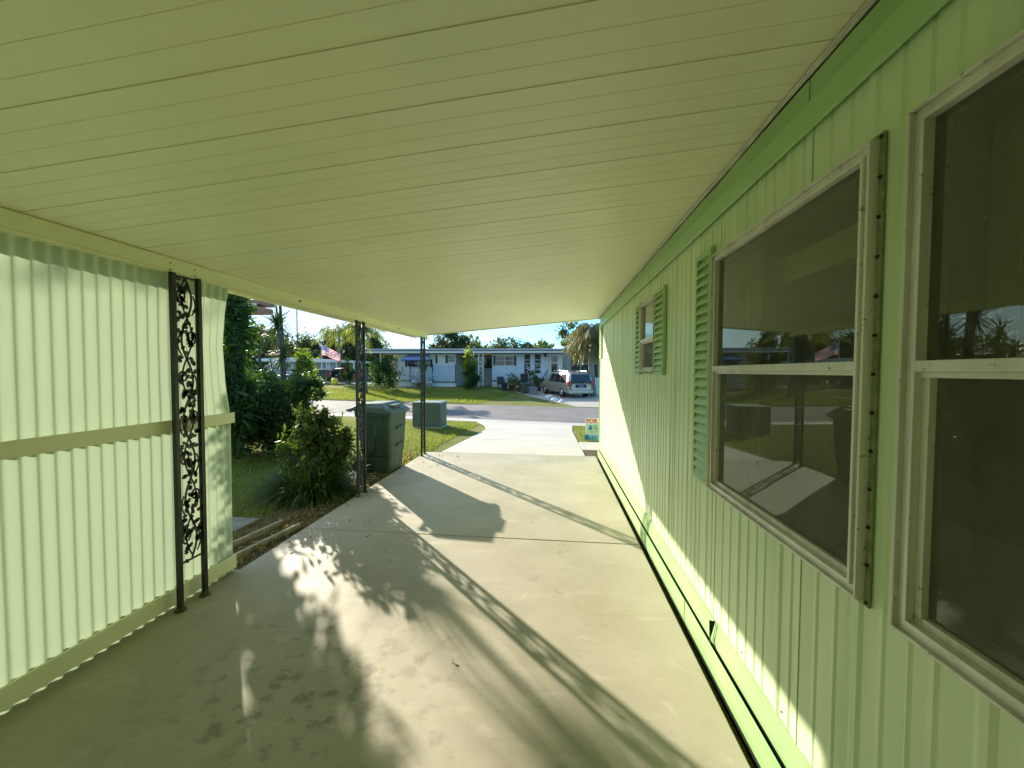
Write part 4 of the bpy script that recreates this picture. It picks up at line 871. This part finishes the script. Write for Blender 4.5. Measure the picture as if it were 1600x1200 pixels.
def small_bin(name, px, py, Y, w, h, m, lab, cat):
    x = at(px, py, Y)[0]; g = G(x, Y); r = thing(name, lab, cat, (x, Y, g), .1)
    k = MB(); k.add([(-w*.42, -w*.42, 0), (w*.42, -w*.42, 0), (w*.42, w*.42, 0), (-w*.42, w*.42, 0), (-w/2, -w/2, h), (w/2, -w/2, h), (w/2, w/2, h), (-w/2, w/2, h)], [(0,3,2,1),(4,5,6,7),(0,1,5,4),(1,2,6,5),(2,3,7,6),(3,0,4,7)]); k.build('body', m, r, bevel=.03, loc=(0, 0, 0))
    k = MB(); k.add([(-w*.54, -w*.56, h+.002), (w*.54, -w*.56, h+.002), (w*.54, w*.54, h+.002), (-w*.54, w*.54, h+.002), (-w*.45, -w*.4, h+.12), (w*.45, -w*.4, h+.12), (w*.45, w*.45, h+.14), (-w*.45, w*.45, h+.14)], [(0,3,2,1),(4,5,6,7),(0,1,5,4),(1,2,6,5),(2,3,7,6),(3,0,4,7)]); k.build('lid', m, r, bevel=.02, loc=(0, 0, 0))
small_bin('storage_cabinet', 819, 586, 31.3, .60, 1.30, M['dark'], 'tall dark cabinet standing against the white house wall', 'cabinet')
small_bin('green_bin', 822, 596, 29.3, .85, .72, M['bin'], 'low green lidded bin on the lawn before the dark cabinet', 'bin')
small_bin('grey_tote', 833, 602, 28.2, .62, .48, M['cargrey'], 'grey plastic tote next to the front wheel of the van', 'box')
small_bin('dark_tote', 788, 596, 30.2, .5, .5, M['black'], 'small black box under the patio window', 'box')
def rock(px, py, sc, lab):
    d = ray(px, py); x, y = 0, 0
    for t in np.linspace(15, 30, 300):
        x, y, z = t*d[0], t*d[1], CH+t*d[2]
        if z < G(x, y): break
    k = MB(); n = 9; m_ = 6; vs = []; rn = random.Random(int(px))
    for i in range(m_+1):
        for j in range(n):
            a = math.pi*i/m_; b = 2*math.pi*j/n; q = sc*(1+.25*rn.uniform(-1, 1)); vs.append((x+q*1.4*math.sin(a)*math.cos(b), y+q*math.sin(a)*math.sin(b), G(x, y)+q*.45+q*.7*math.cos(a)))
    k.add(vs, [(i*n+j, i*n+(j+1) % n, (i+1)*n+(j+1) % n, (i+1)*n+j) for i in range(m_) for j in range(n)]); tag(k.build('edging_rock', M['white'], loc=(x, y, G(x, y)), smooth=True), lab, 'rock', 'pale rocks by the neighbour driveway')
for i, (x, y, sx, lb) in enumerate(((-1.35, 3.05, .02, 'small dark twig nearest the left screen wall'), (.02, 2.78, .02, 'small brown leaf lying alone in the sunlit middle of the slab'), (-.52, 2.0, .018, 'tiny pale dry twig on the slab between the shadows'))):
    V, F_ = leaves(np.array([[x, y, .006]]*3)+RNG.normal(size=(3, 3))*.008, .035, .35, 0); V[:, 2] = np.clip(V[:, 2], .002, .012); tag(npmesh('fallen_leaf', V, F_, M['litter'], None, (x, y, .004)), lb, 'leaf', 'fallen leaves on the slab')
rock(858, 622, .20, 'larger pale rock at the corner of the neighbour driveway'); rock(867, 627, .17, 'pale rock in the middle of the three by the driveway'); rock(877, 629, .14, 'smallest pale rock nearest the rear wheel of the van')
def hanging_fern():
    a = at(661, 571, 30.9); r = thing('hanging_fern', 'hanging fern basket under the blue window awning', 'plant', a)
    P = np.repeat([[a[0], a[1], a[2]]], 260, 0)+RNG.normal(size=(260, 3))*.08; d = unit(RNG.normal(size=(260, 3))); V, F_ = blades(P, d, RNG.uniform(.3, .55, 260), np.full(260, .05), RNG.uniform(.3, .9, 260), 3); npmesh('frond_mass', V, F_, M['fardark'], r)
    k = MB(); k.lathe([(.05, -.12), (.16, -.02), (.18, .04)], a, 10); k.build('basket', M['dark'], r); k = MB(); k.tube([a, (a[0], a[1], a[2]+.42)], .01, 4); k.build('hanger', M['dark'], r)
hanging_fern()
def far_bush(name, lab, px, pyb, pyt, wpx, Y, m, ls, nl, cat='shrub', cl=18, dx=0):
    a = at(px, pyb, Y); b = at(px, pyt, Y); g = G(a[0], Y); h = b[2]-g; w = wpx/F*Y/2
    return grow(name, lab, cat, (a[0], Y, g), [((a[0]+dx, Y, g+h*.52), (w, w*.7, h*.46), cl, nl)], M[m], ls, .42, crown_name='foliage')
far_bush('tall_croton', 'tall yellow green pointed shrub before the porch of the white house', 734, 606, 545, 20, 29.6, 'leafyel', .22, 1500)
far_bush('porch_shrub', 'dark round shrub at the foot of the tall yellow green one', 733, 608, 573, 30, 29.2, 'leafdark', .16, 2600)
far_bush('corner_shrub', 'dark leafy shrub at the left corner of the white house', 600, 606, 562, 48, 29.5, 'leafdark', .17, 4200, cl=30)
# ------------------------------------------------------------ vehicles
def loft_car(name, lab, cat, loc, rz, L, Wd, H, paint, van=True, group=None):
    """x forward, origin at the middle of the rear axle line on the ground"""
    r = thing(name, lab, cat, loc, rz, group); o = (0, 0, 0); hw = Wd/2
    gh = H-.02; belt = H*.56; zb = .26
    def section(x, z0, zbelt, ztop, w0, wbelt, wtop):
        return [(x, -w0*.92, z0), (x, -w0, z0+.12), (x, -wbelt*1.0, (z0+zbelt)/2+.05), (x, -wbelt*.985, zbelt), (x, -wtop, ztop-.05), (x, -wtop*.86, ztop), (x, wtop*.86, ztop), (x, wtop, ztop-.05), (x, wbelt*.985, zbelt), (x, wbelt, (z0+zbelt)/2+.05), (x, w0, z0+.12), (x, w0*.92, z0)]
    if van: st = [(-1.0, .35, belt, belt+.05, .78, .86, .74), (-.93, zb, belt, gh-.05, .95, .98, .76), (-.80, zb, belt, gh, .97, 1, .80), (1.0, zb, belt, gh+.02, .97, 1, .82), (2.2, zb, belt, gh, .97, 1, .80), (2.55, zb, belt-.02, gh-.12, .97, 1, .77), (3.25, zb, belt-.05, belt+.06, .97, .99, .80), (3.85, zb+.02, belt-.14, belt-.10, .94, .95, .80), (4.12, .34, belt-.35, belt-.30, .80, .84, .72)]
    else: st = [(-1.0, .35, belt-.05, belt, .78, .86, .74), (-.93, zb, belt, gh-.25, .95, .98, .70), (-.4, zb, belt, gh, .97, 1, .74), (1.4, zb, belt, gh, .97, 1, .76), (2.3, zb, belt-.05, belt+.04, .97, 1, .80), (3.4, zb, belt-.12, belt-.08, .95, .97, .80), (3.75, .34, belt-.32, belt-.27, .80, .84, .72)]
    sc = L/(st[-1][0]-st[0][0]); k = MB(); S = [section(a*sc, b, c, d, e*hw, f*hw, g*hw) for a, b, c, d, e, f, g in st]; n = 12
    k.add([p for s in S for p in s], [(i*n+j, i*n+(j+1) % n, (i+1)*n+(j+1) % n, (i+1)*n+j) for i in range(len(S)-1) for j in range(n)]+[tuple(range(n)), tuple(reversed(range((len(S)-1)*n, len(S)*n)))])
    body = k.build('body', paint, r, True, loc=o); md = body.modifiers.new('subsurf', 'SUBSURF'); md.levels = md.render_levels = 2
    md2 = body.modifiers.new('wn', 'WEIGHTED_NORMAL') if False else None
    # side windows follow the tumblehome
    def side_y(z, s): 
        f = (z-belt)/(gh-.05-belt); return s*hw*(.97-(.97-.80)*f)*1.0+s*.012
    xs = [(-.62, .28), (.36, 1.25), (1.33, 2.25)] if van else [(-.2, .55), (.62, 1.45)]
    for s in (1, -1):
        for i, (a, b) in enumerate(xs):
            top = gh-.15; bot = belt+.03; bx = b*sc; tx = (b-.34)*sc if i == len(xs)-1 else b*sc; ax_ = a*sc; at_ = a*sc+(.12 if i == 0 else 0)
            k = MB(); q = [(ax_, side_y(bot, s), bot), (bx, side_y(bot, s), bot), (tx, side_y(top, s), top), (at_, side_y(top, s), top)]; q2 = [(x, y-s*.06, z) for x, y, z in q]
            k.add(q+q2, [(0,1,2,3),(7,6,5,4),(0,4,5,1),(1,5,6,2),(2,6,7,3),(3,7,4,0)]); k.build('side_window', M['carglass'], r, loc=o)
    xr = st[0][0]*sc
    k = MB(); zt = gh-.14; q = [(xr+.045, -hw*.76, belt+.10), (xr+.045, hw*.76, belt+.10), (xr+.13, hw*.68, zt), (xr+.13, -hw*.68, zt)]; q2 = [(x+.08, y, z) for x, y, z in q]
    q = [(x-.075, y, z) for x, y, z in q]; k.add(q+q2, [(0,1,2,3),(7,6,5,4),(0,4,5,1),(1,5,6,2),(2,6,7,3),(3,7,4,0)]); k.build('rear_window', M['carglass'], r, loc=o)
    k = MB(); k.box(xr-.09, xr+.30, -hw*.93, hw*.93, .30, .56); k.build('rear_bumper', paint, r, loc=o, bevel=.06)
    for s in (1, -1): k = MB(); k.box(xr-.03, xr+.20, s*hw*.80, s*hw*.955, .80, 1.18); k.build('tail_lamp', M['tail'], r, loc=o, bevel=.03)
    k = MB(); k.box(xr-.045, xr+.05, -.40, .40, .70, .92); k.build('plate_recess', M['black'], r, loc=o, bevel=.02)
    k = MB(); k.box(xr-.055, xr-.046, -.17, .17, .74, .88); k.build('number_plate', M['plate'] if van else M['white'], r, loc=o)
    for s in (1, -1):
        for x in (0, 3.0*sc*.98 if van else 2.55*sc):
            k = MB(); prof = [(.20, 0), (.30, 0), (.335, .03), (.345, .08), (.345, .15), (.335, .20), (.30, .225), (.20, .225)]; y0 = s*hw*.99-(.225 if s > 0 else 0); k.lathe(prof, (x, y0, .345), 24, 'y'); w = k.build('wheel', M['rubber'], r, True, loc=o)
            k = MB(); yf = s*hw*.99+s*.004; k.lathe([(.20, 0), (.205, -s*.03), (.06, -s*.01), (.03, s*.005)], (x, yf, .345), 18, 'y'); k.build('rim', M['chrome'], w, True, loc=o)
            k = MB(); k.lathe([(.40, 0), (.40, -s*.04)], (x, s*hw*.945, .36), 24, 'y'); k.build('wheel_arch', M['black'], r, loc=o)
    if van:
        for s in (1, -1):
            k = MB(); k.tube([(-.5*sc, s*hw*.68, gh+.02), (-.4*sc, s*hw*.70, gh+.07), (1.9*sc, s*hw*.70, gh+.07), (2.0*sc, s*hw*.68, gh+.02)], .018, 6); k.build('roof_rail', M['chrome'], r, loc=o)
        k = MB(); k.lathe([(.05, 0), (.035, .07), (.004, .09)], (-.1, -.2, gh), 10); k.build('antenna_dome', M['white'], r, loc=o)
    for s in (1, -1): k = MB(); k.box(2.35*sc if van else 1.7*sc, 2.50*sc if van else 1.85*sc, s*hw*1.0, s*(hw*1.0+.16), belt+.08, belt+.24); k.build('wing_mirror', paint, r, loc=o, bevel=.03)
    return r
hd = math.radians(90+24); vx, vy = 1.83, 25.9
loft_car('minivan', 'silver beige minivan parked in the driveway across the road', 'van', (vx+math.cos(hd)*1.0, vy+math.sin(hd)*1.0, G(vx, vy+1)+.0), hd, 5.05, 1.95, 1.74, M['vanpaint'])
bpy.data.objects['minivan'].rotation_euler[1] = -math.radians(1.2)
def small_car(px, Y, rz, m, lab, name='parked_car', L=4.4, H=1.5):
    x = at(px, 590, Y)[0]; loft_car(name, lab, 'car', (x, Y, G(x, Y)+.01), rz, L, 1.8, H, m, False, 'cars parked before the far house')
small_car(486, 40, math.radians(172), M['carblue'], 'dark blue car before the far white roofed house'); small_car(512, 37, math.radians(178), M['carblack'], 'black car nearest the flagpole'); small_car(535, 41.5, math.radians(80), M['red'], 'dark red car under the far carport', H=1.65)
# ------------------------------------------------------------ far left house, flag, barrel, pole
def far_house():
    Y = 46.0; x = lambda p: at(p, 580, Y)[0]; z = lambda p: at(500, p, Y)[2]; g = .3
    r = thing('far_house', 'pale blue house with a bright white roof beyond the flagpole', 'house', (x(500), Y, g))
    k = MB(); k.box(x(420), x(527), Y, Y+6, g, z(564)); k.build('wall', M['facade_blue'], r)
    k = MB(); k.prism([(x(415), z(565)), (x(562), z(567)), (x(562), z(564)), (x(470), z(559)), (x(415), z(561))], 8, 'y', Y-1.5); k.build('roof', M['white'], r)
    for a, b in ((470, 482), (492, 500), (505, 511), (440, 455)):
        k = MB(); k.box(x(a), x(b), Y-.04, Y-.01, z(577), z(567)); w = k.build('window', M['white'], r)
        for c in (0, 1): m_ = (b-a)/2; k = MB(); k.box(x(a+.7+c*m_), x(a+m_*(c+1)-.5), Y-.06, Y-.041, z(576.2), z(568)); k.build('pane', M['glassfar'], w)
    k = MB(); k.box(x(483), x(491), Y-.03, Y-.01, z(590), z(567)); k.build('shade_panel', M['facade_grey'], r)
    for a in (519, 523, 534, 549, 560): k = MB(); k.box(x(a), x(a)+.14, Y-1.3, Y-1.16, g, z(565.5)); k.build('carport_post', M['white'], r)
    k = MB(); k.box(x(527), x(562), Y+5.8, Y+6, g, z(567)); k.build('carport_back_wall', M['cream'], r)
far_house()
def flag():
    Y = 38.5; x, _, zt = at(502.5, 537, Y); g = G(x, Y); r = thing('flagpole', 'white flagpole flying a red white and blue flag beyond the road', 'flagpole', (x, Y, g))
    k = MB(); k.tube([(x, Y, g), (x, Y, zt)], [.05, .035], 8); k.lathe([(.01, -.05), (.06, 0), (.01, .06)], (x, Y, zt+.05), 8); k.build('pole', M['white'], r)
    nx, nz = 24, 14; V = []; Fq = []; LW, LH = 2.0, 1.15; rt = Vector((CR[0], CR[1], 0)).normalized()
    for i in range(nx+1):
        for j in range(nz+1):
            u, v = i/nx, j/nz; fx = LW*u*.93; sag = -.95*u**1.15; V.append((x+.05+rt.x*fx, Y+rt.y*fx+.12*math.sin(u*9)*u, zt-.1-LH*(1-v)*(1-.25*u)+sag+.03*math.sin(u*8+v*3)))
    for i in range(nx):
        for j in range(nz): a = i*(nz+1)+j; Fq.append((a, a+nz+1, a+nz+2, a+1))
    me = bpy.data.meshes.new('flag_cloth'); me.from_pydata([(p[0]-x, p[1]-Y, p[2]-g) for p in V], [], Fq); uv = me.uv_layers.new(name='UVMap')
    for lp in me.loops: i, j = divmod(lp.vertex_index, nz+1); uv.data[lp.index].uv = (i/nx, j/nz)
    m = bpy.data.materials.new('flag_cloth'); m.use_nodes = True; N, L = m.node_tree.nodes, m.node_tree.links; b = N['Principled BSDF']; b.inputs['Roughness'].default_value = .8
    tc = N.new('ShaderNodeTexCoord'); sp = N.new('ShaderNodeSeparateXYZ'); L.new(tc.outputs['UV'], sp.inputs[0])
    def mth(op, a, b_=None):
        q = N.new('ShaderNodeMath'); q.operation = op
        for i, v in enumerate((a, b_)):
            if v is None: continue
            if isinstance(v, (int, float)): q.inputs[i].default_value = v
            else: L.new(v, q.inputs[i])
        return q.outputs[0]
    st = mth('GREATER_THAN', mth('MODULO', mth('MULTIPLY', sp.outputs[1], 13), 2.0), 1.0)
    mx = N.new('ShaderNodeMix'); mx.data_type = 'RGBA'; mx.inputs['A'].default_value = (.55, .03, .05, 1); mx.inputs['B'].default_value = (.80, .78, .76, 1); L.new(st, mx.inputs['Factor'])
    can = mth('MULTIPLY', mth('LESS_THAN', sp.outputs[0], .4), mth('GREATER_THAN', sp.outputs[1], 6/13))
    fx = mth('SUBTRACT', mth('FRACT', mth('MULTIPLY', sp.outputs[0], 15)), .5); fy = mth('SUBTRACT', mth('FRACT', mth('MULTIPLY', sp.outputs[1], 13)), .5)
    dot = mth('LESS_THAN', mth('ADD', mth('MULTIPLY', fx, fx), mth('MULTIPLY', fy, fy)), .06)
    m3 = N.new('ShaderNodeMix'); m3.data_type = 'RGBA'; m3.inputs['A'].default_value = (.03, .04, .22, 1); m3.inputs['B'].default_value = (.8, .8, .8, 1); L.new(dot, m3.inputs['Factor'])
    m2 = N.new('ShaderNodeMix'); m2.data_type = 'RGBA'; L.new(can, m2.inputs['Factor']); L.new(mx.outputs['Result'], m2.inputs['A']); L.new(m3.outputs['Result'], m2.inputs['B']); L.new(m2.outputs['Result'], b.inputs['Base Color'])
    tr = N.new('ShaderNodeBsdfTranslucent'); L.new(m2.outputs['Result'], tr.inputs[0]); ms = N.new('ShaderNodeMixShader'); ms.inputs[0].default_value = .5; L.new(b.outputs[0], ms.inputs[1]); L.new(tr.outputs[0], ms.inputs[2]); L.new(ms.outputs[0], N['Material Output'].inputs[0])
    me.materials.append(m); ob = bpy.data.objects.new('flag', me); C.objects.link(ob); ob.parent = r
flag()
def barrel():
    a = at(523, 598, 34); g = G(a[0], 34); r = thing('yellow_barrel', 'round yellow barrel on the lawn below the flag', 'barrel', (a[0], 34, g))
    k = MB(); k.lathe([(.22, 0), (.30, .1), (.31, .3), (.30, .5), (.22, .58)], (a[0], 34, g), 16); k.build('drum', M['yellow'], r, True)
    k = MB(); k.lathe([(.235, .582), (.235, .61), (.18, .63)], (a[0], 34, g), 16); k.build('cap', M['yellow'], r)
barrel()
def pole(px, Y, py):
    a = at(px, py, Y); g = G(a[0], Y); k = MB(); k.tube([(a[0], Y, g), (a[0], Y, 13)], [.09, .06], 8); tag(k.build('utility_pole', M['bark'], loc=(a[0], Y, g)), 'thin wooden utility pole left of the flag', 'pole')
pole(465.5, 52, 600)
# ------------------------------------------------------------ trees beyond
def ftree(lab, px, pyt, pyb, wpx, Y, m, nl, ls, nc=30, name='tree', tr=.22, trunkm='bark', flat=1.0, gy=None):
    top = at(px, pyt, Y); bot = at(px, pyb, Y); g = G(bot[0], Y); rz = (top[2]-bot[2])/2*flat; cz = top[2]-rz; w = wpx/F*Y/2; x = bot[0]
    cl = [((x, Y, cz), (w*.75, w*.7, rz*.85), nc, int(nl*.55)), ((x-w*.55, Y+.5, cz-rz*.25), (w*.45, w*.5, rz*.6), nc//3, int(nl*.22)), ((x+w*.55, Y-.5, cz-rz*.2), (w*.45, w*.5, rz*.6), nc//3, int(nl*.23))]
    return grow(name, lab, 'tree', (x, Y, g), cl, M[m], ls, .5, trunk=[((x, Y, g), tr), ((x+.1, Y, g+(cz-rz-g)*.5), tr*.85), ((x, Y, max(cz-rz*.7, g+1)), tr*.6)], barkm=M[trunkm], group='trees beyond the houses')
ftree('dark broad tree rising over the middle of the white house roof', 708, 512, 566, 84, 50, 'fardark', 6500, .34, 40)
ftree('flat topped airy tree over the right half of the white house roof', 797, 524, 566, 82, 56, 'fardark', 3600, .34, 46)
ftree('open branched tree behind the gabled house', 893, 500, 545, 50, 46, 'fartree', 1500, .30, 26)
ftree('low dark tree between the two trees over the roof', 747, 538, 570, 30, 60, 'fardark', 1500, .35)
ftree('thin small tree showing over the left end of the white house roof', 603, 530, 572, 34, 52, 'fartree', 1200, .30)
ftree('grey green airy tree left of the flag', 478, 510, 585, 44, 62, 'fartree', 3000, .40, 40)
ftree('broad dark oak behind the far house roof', 500, 530, 585, 56, 58, 'fardark', 4500, .42)
ftree('yellow green tree above the flag', 520, 514, 582, 40, 60, 'fartree', 4000, .40, 36)
ftree('tall dark tree left of the middle post', 549, 500, 585, 44, 52, 'fardark', 5200, .38, 40)
ftree('tall tree immediately right of the middle post', 583, 512, 580, 34, 50, 'fartree', 3200, .36)
ftree('low dark tree at the left behind the yuccas', 440, 515, 590, 60, 58, 'fardark', 4500, .42)
ftree('wide dark tree far left behind the shade tree', 395, 500, 590, 70, 55, 'fardark', 5000, .42)
ftree('dark leafy tree with a pale trunk beside the middle post', 543, 562, 600, 26, 36.5, 'leafdark', 2600, .16, 20, tr=.30, trunkm='palebark')
def palm(lab, px, pyc, Y, L, m, n=22, droop=.9, tr=.16, trunk=True, skirt=0):
    a = at(px, pyc, Y); g = G(a[0], Y); r = thing('palm_tree', lab, 'tree', (a[0], Y, g), 0, 'palms beyond the road'); Vs = []; Fs = []; k0 = 0; k = MB()
    for i in range(n+skirt):
        th = 2.4*i+RNG.uniform(-.2, .2); dead = i >= n; el = RNG.uniform(-.9, -.2) if dead else 1.25-1.5*i/n; l = L*RNG.uniform(.85, 1.1)*(.7 if dead else 1); pts = []
        for q in range(15):
            t = q/14; pts.append(Vector((a[0]+math.cos(th)*math.cos(el)*l*t, Y+math.sin(th)*math.cos(el)*l*t, a[2]+l*math.sin(el)*t-droop*l*.62*t*t)))
        k.tube(pts, [.03*(1-q/16) for q in range(15)], 4)
        for q in range(1, 15):
            for s in (1, -1):
                for _ in range(2):
                    d = (pts[q]-pts[q-1]).normalized(); sd = d.cross(Vector((0, 0, 1))).normalized()*s; D = (sd*.8+d*.7+Vector((0, 0, -.55-RNG.uniform(0, .5)))).normalized(); P = pts[q-1].lerp(pts[q], RNG.uniform(0, 1))
                    V, F_ = blades(np.array([P]), np.array([D]), np.array([l*.30*math.sin(math.pi*(.12+.8*q/15))]), np.array([.055]), np.array([.35]), 2); Vs.append(V); Fs.append(F_+k0); k0 += len(V)
    cr = npmesh('crown', np.concatenate(Vs), np.concatenate(Fs), m, r); k.build('frond_stem', m, cr)
    if trunk: k = MB(); k.tube([(a[0]+.15, Y, g), (a[0], Y, (g+a[2])/2), (a[0], Y, a[2]+.1)], [tr*1.25, tr, tr*.85], 9); k.build('trunk', M['palebark'], r, True)
palm('drooping yellow green palm right of the flag', 530, 520, 44, 3.3, M['frond'], 18, 1.15)
palm('yellow green palm right of the middle post', 567, 514, 27.5, 2.0, M['frond'], 20, 1.0)
palm('shaggy palm hanging over the gabled house at the right', 924, 518, 27.5, 2.2, M['deadfrond'], 34, 1.2, .20, True, 60)
palm('dark green palm low over the far house roof', 488, 556, 52, 3.0, M['fardark'], 20, .9)
# distant mass of trees closing the view
def wood():
    n = 42000; th = RNG.uniform(math.radians(-75), math.radians(80), n); R_ = RNG.uniform(95, 120, n); h = 6+2.2*np.sin(th*11)+1.6*np.sin(th*29+1)+1.0*np.sin(th*67); x = -R_*np.sin(th); y = R_*np.cos(th)
    z = .2+RNG.uniform(0, 1, n)**.75*h; V, F_ = leaves(np.stack([x, y, z], 1), 1.2, .6); tag(npmesh('distant_wood', V, F_, M['fartree']), 'far band of trees along the horizon', 'trees', kind='stuff')
wood()
